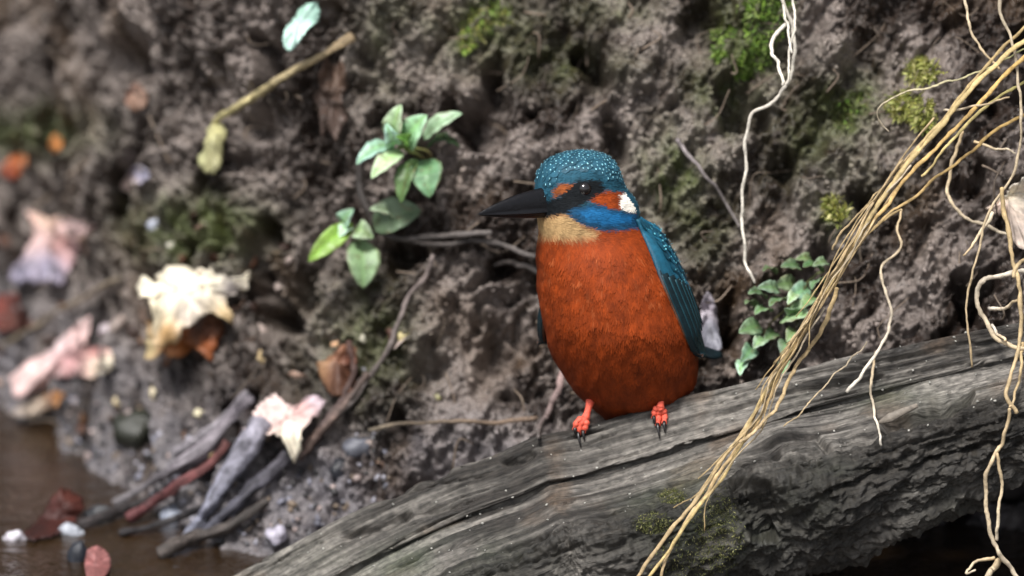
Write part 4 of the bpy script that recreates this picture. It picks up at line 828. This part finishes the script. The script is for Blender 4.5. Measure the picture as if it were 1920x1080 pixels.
# fresh green leaves
def blade_leaf(name, base, tip_, width, y0, y1, col, col2, parent, arch=0.004, fold=0.25, face=(0, -0.8, 0.6)):
    """one leaf from base to tip (photo pixels + depth) with a creased midrib"""
    a, b = P(*base, y0), P(*tip_, y1); L = np.linalg.norm(b - a); d = (b - a) / L; n_ = np.asarray(face, float); n_ = n_ - d * (n_ @ d); n_ /= np.linalg.norm(n_); s = np.cross(d, n_)
    NL, NS = 18, 9; u = np.linspace(0, 1, NL)[:, None]; v = np.linspace(-1, 1, NS)[None]
    wd = width * PX * 0.5 * 1.18 * (np.sin(np.pi * np.clip(u, 0, 1) ** 0.95) ** 0.62 * (1 - 0.1 * u) + 0.05 * (1 - u))
    hgt = arch * np.sin(np.pi * u) + fold * wd * np.abs(v) + 0.0004 * np.sin(u * 24) * np.abs(v)
    V = a + (u * L)[..., None] * d + (wd * v)[..., None] * s + hgt[..., None] * n_
    rib = np.exp(-(v / 0.10) ** 2) + 0 * u; vein = 0.5 * np.maximum(0, np.cos((u * 9 + np.abs(v) * 1.2) * 2 * np.pi)) ** 8
    mixv = np.clip(0.25 + 0.75 * np.abs(v) * (0.4 + 0.6 * u), 0, 1)[..., None]; C = np.array(col) * (1 - mixv) + np.array(col2) * mixv
    C = C * (1 + 0.25 * rib + 0.12 * vein)[..., None] * RNG.uniform(0.6, 1.1) * np.array([RNG.uniform(.85, 1.15), 1, RNG.uniform(.8, 1.1)])
    bl = (smooth(.3, .7, fbm(u * 5 + RNG.random() * 50, v * 2.2 + RNG.random() * 50, 2, 41)) * .55 + .5 * smooth(.8, 1.0, np.abs(v) + 0 * u) * (RNG.random() < .5))[..., None]; C = C * (1 - bl) + np.array(lin(130, 112, 70, .6)) * bl
    return solidify(obj(name, mesh_np(name, V.reshape(-1, 3), grid_faces(NL, NS), np.clip(C.reshape(-1, 3), 0, 1)), M_GREEN, parent), 0.0003)
G1, G2, G3 = lin(140, 195, 95, .7), lin(215, 245, 226, .95), lin(85, 125, 65, .6)
def plant(name, label, root_px, leaves, stems, face=(0, -0.6, 0.8)):
    yb = hit(*root_px, 'bank')[0][1]; t_ = thing(name, label, 'plant', tuple(P(*root_px, yb)))
    for (b, e, wd, dy0, dy1, c1, c2) in leaves: blade_leaf('leaf', b, e, wd, yb + dy0, yb + dy1, c1, c2, t_, face=np.array(face) + 0.25 * RNG.normal(size=3))
    for pts in stems:
        q_ = catmull(pts, 12); C = P(q_[:, 0], q_[:, 1], np.linspace(yb + 0.002, yb - 0.012, 12)); obj('stem', strand_mesh('stem', C, .0010, .0007, lin(150, 130, 90, .6), lin(140, 165, 80, .6), seed=int(pts[0][0])), M_TWIG, t_)
    return t_
plant('seedling', 'green leafy seedling rosette growing out of the bank left of the bird', (775, 285),
      [((752, 272), (752, 196), 46, -.012, -.020, G1, G2), ((768, 275), (800, 216), 50, -.012, -.022, G1, G2), ((742, 270), (724, 232), 28, -.013, -.024, G1, G2),
       ((795, 262), (866, 212), 30, -.010, -.012, G3, G2), ((740, 275), (668, 308), 32, -.012, -.022, G1, G2), ((755, 285), (696, 334), 34, -.014, -.026, G1, G2),
       ((782, 298), (752, 380), 34, -.014, -.024, lin(110, 155, 85, .6), lin(150, 200, 140, .65)), ((800, 300), (805, 370), 56, -.012, -.026, lin(110, 155, 90, .6), lin(165, 210, 165, .65)), ((800, 280), (862, 275), 34, -.008, -.010, G3, lin(105, 140, 95, .55)),
       ((755, 268), (742, 255), 22, -.020, -.028, lin(110, 185, 50, .6), G1)],
      [[(812, 300), (800, 284), (770, 278), (745, 276)], [(800, 300), (785, 290), (760, 282)]])
plant('seedling', 'small green plant with broad drooping leaves hooked on the dark root', (700, 425),
      [((672, 450), (680, 540), 58, -.014, -.026, lin(130, 180, 110, .6), lin(190, 230, 190, .72)), ((660, 420), (578, 490), 36, -.014, -.026, lin(140, 200, 60, .6), lin(165, 210, 120, .62)), ((660, 425), (662, 392), 36, -.014, -.020, G1, G2), ((668, 432), (700, 446), 34, -.016, -.022, G1, G2),
       ((664, 432), (628, 452), 22, -.014, -.022, G1, G2)], [[(700, 425), (686, 426), (668, 430)], [(690, 430), (676, 440), (672, 452)]])
plant('seedling', 'dull green leaf pair tucked behind the dark root', (745, 405),
      [((700, 425), (790, 395), 62, -.006, -.010, lin(125, 150, 105, .6), lin(165, 190, 150, .65)), ((735, 420), (694, 392), 34, -.006, -.012, lin(120, 160, 110, .6), G2)], [])
# creeping plant between the wing and the golden grass
cp = thing('creeping_plant', 'small leaved creeping plant between the bird and the golden grass', 'plant', tuple(hit(1450, 600, 'bank')[0]))
for k, (cx, cy, L, wd, a, bright) in enumerate([(1470, 598, 46, 40, -10, 1), (1425, 612, 42, 24, 160, .3), (1410, 650, 40, 22, 120, .8), (1400, 676, 36, 18, 110, .9), (1435, 560, 34, 18, 200, .3), (1460, 545, 40, 18, 190, .5), (1490, 530, 40, 22, 170, .5), (1515, 540, 44, 24, 150, .8), (1540, 510, 36, 20, 200, .3),
        (1500, 505, 36, 18, 190, .4), (1530, 560, 36, 18, 140, .4), (1505, 575, 34, 20, 170, .6), (1475, 565, 34, 18, 160, .4), (1445, 585, 30, 18, 170, .4), (1478, 640, 34, 20, 110, .7), (1490, 620, 30, 18, 120, .5), (1455, 625, 30, 18, 140, .3), (1432, 635, 30, 18, 130, .6), (1548, 530, 30, 18, 150, .5), (1475, 680, 32, 16, 100, .6),
        (1455, 515, 26, 14, 200, .3), (1520, 490, 28, 14, 190, .4), (1550, 495, 26, 14, 170, .3), (1420, 580, 26, 14, 210, .3), (1490, 552, 26, 14, 120, .9)]):
    yb = hit(cx, cy, 'bank')[0][1]; ar = R(a); e = (cx + L * math.cos(ar), cy + L * math.sin(ar) * 0.8)
    c1 = np.array(G3) * (1 - bright) + np.array(G1) * bright; c2 = np.array(lin(115, 150, 85, .55)) * (1 - bright) + np.array(G2) * .85 * bright
    blade_leaf('leaf', (cx, cy), e, wd * 1.35, yb - .009, yb - .018 - .006 * RNG.random(), c1, c2, cp, arch=.002, face=np.array([0, -0.6, 0.8]) + 0.35 * RNG.normal(size=3))
for pts in ([(1545, 505), (1510, 535), (1480, 570), (1450, 600), (1425, 640), (1400, 680)], [(1530, 545), (1500, 590), (1475, 640), (1465, 680)]):
    obj('stem', strand_mesh('stem', lay(pts, .003, which='bank'), .0006, .0004, lin(120, 130, 80, .55), lin(130, 110, 70, .55), seed=int(pts[0][1])), M_TWIG, cp)

# moss cushions: thousands of tiny leaflets
def moss(name, label, blobs, n, length, cols, which='bank', spread=1.0, droop=0.0):
    V, F, C = [], [], []
    for k in range(n):
        cx, cy, rx_, ry_ = blobs[RNG.integers(len(blobs))]; r_ = math.sqrt(RNG.random()); a = RNG.random() * 6.283
        px_, py_ = cx + rx_ * r_ * math.cos(a) * (0.8 + .4 * RNG.random()), cy + ry_ * r_ * math.sin(a) * (0.8 + .4 * RNG.random())
        p, n_ = hit(px_, py_, which); d = n_ * 0.7 + RNG.normal(size=3) * 0.55 * spread + np.array([0, -0.25, 0.25 - droop]); d /= np.linalg.norm(d); L = length * (0.4 + RNG.random())
        s = np.cross(d, RNG.normal(size=3)); s /= np.linalg.norm(s); w_ = L * 0.10
        o0 = len(V); m_ = p + d * L * .5 + n_ * L * .1
        V += [p - s * w_ * .5, p + s * w_ * .5, m_ + s * w_, m_ - s * w_, p + d * L]; F += [(o0, o0 + 1, o0 + 2), (o0, o0 + 2, o0 + 3), (o0 + 3, o0 + 2, o0 + 4)]
        c = np.array(cols[RNG.integers(len(cols))]) * (0.6 + .8 * RNG.random()); C += [c * .7, c * .7, c, c, c * 1.15]
    return tag(obj(name, mesh_np(name, np.array(V), np.array(F), np.clip(np.array(C), 0, 1)), M_MOSS), label, 'moss', kind='stuff')
MG = [lin(150, 185, 75, .75), lin(125, 165, 65, .75), lin(172, 195, 105, .75), lin(105, 138, 60, .65)]
MY = [lin(180, 185, 105, .85), lin(165, 165, 80, .8), lin(195, 190, 130, .85), lin(135, 145, 70, .75)]
MD = [lin(128, 130, 78, .9), lin(110, 116, 66, .8), lin(155, 152, 102, .9), lin(92, 100, 58, .75)]
moss('moss_cushion', 'bright green moss cushion beside the white hanging root', [(1430, 40, 36, 60), (1418, 95, 26, 40), (1440, 10, 50, 24), (1395, 125, 18, 22)], 2000, .0024, MG, droop=.5)
moss('moss_cushion', 'small bright moss tuft left of the main moss cushion', [(1358, 66, 20, 14), (1350, 100, 10, 14)], 360, .0026, MG, droop=.5)
moss('moss_cushion', 'thin green moss streak high on the bank above the bird', [(890, 52, 26, 20), (872, 78, 14, 20), (925, 25, 40, 24)], 800, .0026, MY + MG[:2], droop=.5)
moss('moss_cushion', 'yellowish feathery moss tuft behind the curled green grass blade', [(1730, 130, 26, 24), (1700, 195, 36, 26), (1735, 215, 22, 26)], 2000, .0038, MY, droop=.6)
moss('moss_cushion', 'faint green moss patch between the white root and the feathery moss', [(1605, 190, 34, 24), (1580, 225, 24, 20)], 500, .0020, MG[1:] + MD)
moss('moss_cushion', 'little moss tuft on the soil above the creeping plant', [(1560, 385, 14, 14), (1570, 405, 20, 14)], 300, .0040, MY)
moss('log_moss', 'dull olive moss growing on the side of the log under the golden grass', [(1335, 960, 45, 45), (1350, 1010, 45, 55), (1300, 1045, 75, 45), (1225, 980, 35, 20), (1260, 930, 25, 14)], 4600, .0011, MD, which='log', droop=.7)

# ================================================================== STONES, CRUMBS
def ico(sub=2):
    import bmesh
    bm = bmesh.new(); bmesh.ops.create_icosphere(bm, subdivisions=sub, radius=1); V = np.array([v.co[:] for v in bm.verts]); F = np.array([[v.index for v in f.verts] for f in bm.faces]); bm.free(); return V, F
IV, IF = ico(3)
def stone(name, label, cx, cy, w_, h_, col, rot=0, sink=0.35, seed=0, m=None):
    p, n_ = hit(cx, cy); a = w_ * PX / 2; b = h_ * PX / 2
    V = IV * np.array([1, 1, 1.0]); V = V * (1 + 0.42 * noise(IV[:, 0] * 1.1 + seed, IV[:, 1] * 1.1 + IV[:, 2] * .8, seed + 700) + 0.14 * noise(IV[:, 0] * 4, IV[:, 2] * 4 + seed, seed + 710))[:, None]
    r_ = R(rot); ex = math.cos(r_) * RIGHT + math.sin(r_) * UP; ey = -math.sin(r_) * RIGHT + math.cos(r_) * UP
    W = V[:, :1] * a * ex + V[:, 1:2] * b * ey + V[:, 2:] * min(a, b) * 0.8 * (-FWD) + p - n_ * min(a, b) * (sink - 0.5) * 0.6
    C = np.array(col) * (1 + 0.2 * noise(IV[:, 0] * 3, IV[:, 1] * 3 + seed, seed))[:, None]
    return tag(obj(name, mesh_np(name, W, IF, np.clip(C, 0, 1)), m or M_STONE), label, 'stone')
stone('stone', 'rounded dark olive stone on the shore left of the sticks', 256, 808, 96, 88, lin(62, 64, 54, .5), 25, seed=1)
stone('stone', 'dark wet stone breaking the water beside the small red leaf', 148, 1050, 46, 66, lin(48, 52, 62, .5), 0, seed=2)
stone('stone', 'white quartz stone at the left end of the water edge', 28, 1010, 46, 28, lin(220, 215, 225, .7), 0, seed=3)
stone('stone', 'pale grey stone at the water edge beside the maroon leaf', 135, 1000, 44, 34, lin(190, 195, 205, .7), 0, seed=4)
stone('stone', 'dark grey stone jammed under the split stick at the water', 190, 965, 60, 34, lin(52, 54, 60, .5), 10, seed=5)
stone('stone', 'pale blue stone under the lower end of the thick bluish stick', 330, 970, 50, 52, lin(165, 172, 188, .65), 30, seed=6)
stone('stone', 'bluish stone resting on the soil behind the log above its left end', 672, 838, 58, 40, lin(110, 112, 122, .6), 15, seed=7)
stone('stone', 'dark blue stone beside the bluish stone behind the log', 640, 880, 50, 44, lin(50, 52, 60, .5), 0, seed=8)
stone('stone', 'white stone touching the left end of the log', 518, 1005, 40, 40, lin(190, 185, 200, .7), 0, seed=9)
for k, (cx, cy, s_, col, lab) in enumerate([(373, 776, 22, (235, 225, 190), 'pale yellow pebble right of the dark olive stone'), (288, 738, 22, (240, 225, 190), 'cream pebble just above the dark olive stone'), (222, 752, 22, (225, 205, 165), 'tan pebble left of the cream pebble on the shore'),
        (490, 668, 26, (205, 180, 135), 'amber pebble on the slope right of the crumpled cream leaf'), (757, 630, 24, (205, 190, 135), 'yellowish pebble beside the long thin grey twig'), (628, 645, 16, (215, 170, 130), 'tiny orange pebble at the top of the brown curled leaf'),
        (680, 635, 16, (190, 185, 165), 'tiny grey white pebble beside the brown curled leaf'), (820, 745, 16, (180, 175, 130), 'tiny greenish pebble on the soil left of the bird'), (395, 855, 14, (215, 195, 130), 'tiny yellow pebble between the sticks'),
        (287, 422, 26, (180, 185, 200), 'bluish white pebble in the green soil above the crumpled leaf'), (322, 462, 20, (200, 195, 180), 'off white pebble just above the crumpled cream leaf'), (200, 620, 30, (200, 185, 190), 'pale mauve pebble left of the crumpled cream leaf'), (68, 244, 20, (160, 158, 130), 'dull green pebble beside the bright orange scrap')]):
    stone('pebble', lab, cx, cy, s_, s_ * (0.8 + .3 * RNG.random()), lin(*col, .75), 40 * RNG.normal(), seed=20 + k)

# loose crumbs of soil on the bank, and flecks of grit on the log
CV, CF = ico(1)
def crumbs(name, label, base_pts, base_n, base_c, size, cat):
    n = len(base_pts); s = size * np.minimum(np.exp(0.4 * RNG.normal(size=n)), 1.7); V = np.zeros((n, len(CV), 3))
    sq = 0.6 + 0.7 * RNG.random((n, 1, 3)); jit_ = 1 + 0.22 * RNG.normal(size=(n, len(CV), 1)); ang = RNG.random(n) * 6.283
    V = CV[None] * sq * jit_; c_, s_ = np.cos(ang)[:, None], np.sin(ang)[:, None]; x_ = V[..., 0] * c_ - V[..., 2] * s_; z_ = V[..., 0] * s_ + V[..., 2] * c_; V = np.stack([x_, V[..., 1], z_], -1)
    V = V * s[:, None, None] + base_pts[:, None] + base_n[:, None] * (s * 0.5)[:, None, None]
    F = (np.arange(n)[:, None, None] * len(CV) + CF[None]).reshape(-1, 3); C = np.repeat(base_c * (0.7 + 0.7 * RNG.random(n))[:, None], len(CV), 0)
    return tag(obj(name, mesh_np(name, V.reshape(-1, 3), F, np.clip(C, 0, 1)), M_CRUMB), label, cat, kind='stuff')
vis = ((bpx > -30) & (bpx < 1950) & (bpy_ > -30) & (bpy_ < 1110) & (H > 0.002)).ravel(); ids = np.flatnonzero(vis)
sel = RNG.choice(ids, 7500); bvf = BV.reshape(-1, 3); bnf = nb.reshape(-1, 3); bcf = BC.reshape(-1, 3)
crumbs('soil_crumbs', 'loose crumbs of soil sticking all over the bank', bvf[sel], bnf[sel], bcf[sel] * 1.1, 0.0008, 'soil')
vl = ((lpx > 350) & (lpx < 1950) & (ph + 0 * Tm > -0.1) & (ph + 0 * Tm < 1.5)).ravel(); sel = RNG.choice(np.flatnonzero(vl), 180)
crumbs('grit_flecks', 'pale grit flecks scattered on the log surface', LV.reshape(-1, 3)[sel], rdir.reshape(-1, 3)[sel], np.tile(np.array(lin(190, 188, 180, .7)), (180, 1)), 0.00034, 'grit')
# hair-fine rootlets poking out of the soil
Vr, Fr, Cr = [], [], []; off = 0
for k in range(170):
    cx, cy = RNG.random() * 1920, RNG.random() * 1000; p, n_ = hit(cx, cy, 'bank'); a = R(RNG.normal() * 40 + 60); L = 0.006 + 0.016 * RNG.random()
    d = math.cos(a) * RIGHT + math.sin(a) * UP; C = catmull([p - d * L * .5, p + n_ * (0.002 + .003 * RNG.random()) + RNG.normal(size=3) * L * .1, p + d * L * .5 + RNG.normal(size=3) * L * .12], 8)
    V, F = tube(C, np.linspace(.00035, .0002, 8) * (0.6 + RNG.random()), 5); V, F = V, F
    Vr.append(V); Fr.append(F + off); off += len(V); Cr.append(np.tile(np.array(lin(150, 132, 115, .6)) * (0.5 + .8 * RNG.random()), (len(V), 1)))
tag(obj('rootlets', tri_or_quad('rootlets', np.vstack(Vr), np.vstack(Fr), np.vstack(Cr)), M_ROOT), 'hair fine brown rootlets poking out of the bank', 'rootlets', kind='stuff')

# wet gravel along the shore and flakes of leaf litter on the slope
gp_, gn_, gc_ = [], [], []
pal = [lin(190, 188, 200, .7), lin(150, 150, 165, .65), lin(205, 185, 180, .7), lin(110, 108, 112, .6), lin(170, 150, 130, .6), lin(75, 72, 74, .5)]
for k in range(300):
    a_ = RNG.random(); cx = 30 + 700 * a_; sh = np.interp(cx, [0, 200, 460, 730], [775, 900, 1040, 960]); cy = sh - abs(RNG.normal()) * np.interp(cx, [0, 300, 730], [35, 90, 90])
    p, n_ = hit(cx, cy, 'bank')
    if p[2] < ZW + 0.001: continue
    gp_.append(p); gn_.append(n_); gc_.append(pal[RNG.integers(len(pal))])
crumbs('shore_gravel', 'wet pale gravel strewn along the water edge', np.array(gp_), np.array(gn_), np.array(gc_) * 0.7, 0.0012, 'gravel').data.materials[0] = M_STONE
Vq, Fq, Cq = [], [], []
lp = [lin(165, 120, 95, .6), lin(205, 170, 150, .7), lin(120, 80, 62, .55), lin(215, 195, 185, .7), lin(150, 105, 70, .6), lin(95, 70, 60, .5)]
for k in range(55):
    cx = RNG.random() ** 1.3 * 760; cy = 400 + 520 * RNG.random()
    if cy > np.interp(cx, [0, 200, 460, 730, 900], [750, 880, 1000, 920, 850]): continue
    p, n_ = hit(cx, cy, 'bank'); L = 0.002 + 0.004 * RNG.random(); n2_ = n_ + 0.5 * RNG.normal(size=3) - 0.4 * FWD; n2_ /= np.linalg.norm(n2_)
    t1 = np.cross(n2_, RNG.normal(size=3)); t1 /= np.linalg.norm(t1); t2 = np.cross(n2_, t1); o0 = len(Vq); m_ = 7; c = np.array(lp[RNG.integers(len(lp))]) * (.45 + .5 * RNG.random())
    Vq.append(p + n2_ * 0.003); Cq.append(c)
    for i in range(m_):
        a_ = i / m_ * 6.283; r_ = L * (0.55 + 0.6 * RNG.random()); Vq.append(p + n2_ * (0.0022 + 0.002 * RNG.normal() * .5) + t1 * r_ * math.cos(a_) + t2 * r_ * 0.6 * math.sin(a_)); Cq.append(c * (.8 + .4 * RNG.random()))
        Fq.append((o0, o0 + 1 + i, o0 + 1 + (i + 1) % m_))
tag(solidify(obj('leaf_litter', mesh_np('leaf_litter', np.array(Vq), np.array(Fq), np.clip(np.array(Cq), 0, 1)), M_LEAF), 0.0003), 'small brown and pink flakes of rotting leaf litter on the slope', 'leaf litter', kind='stuff')
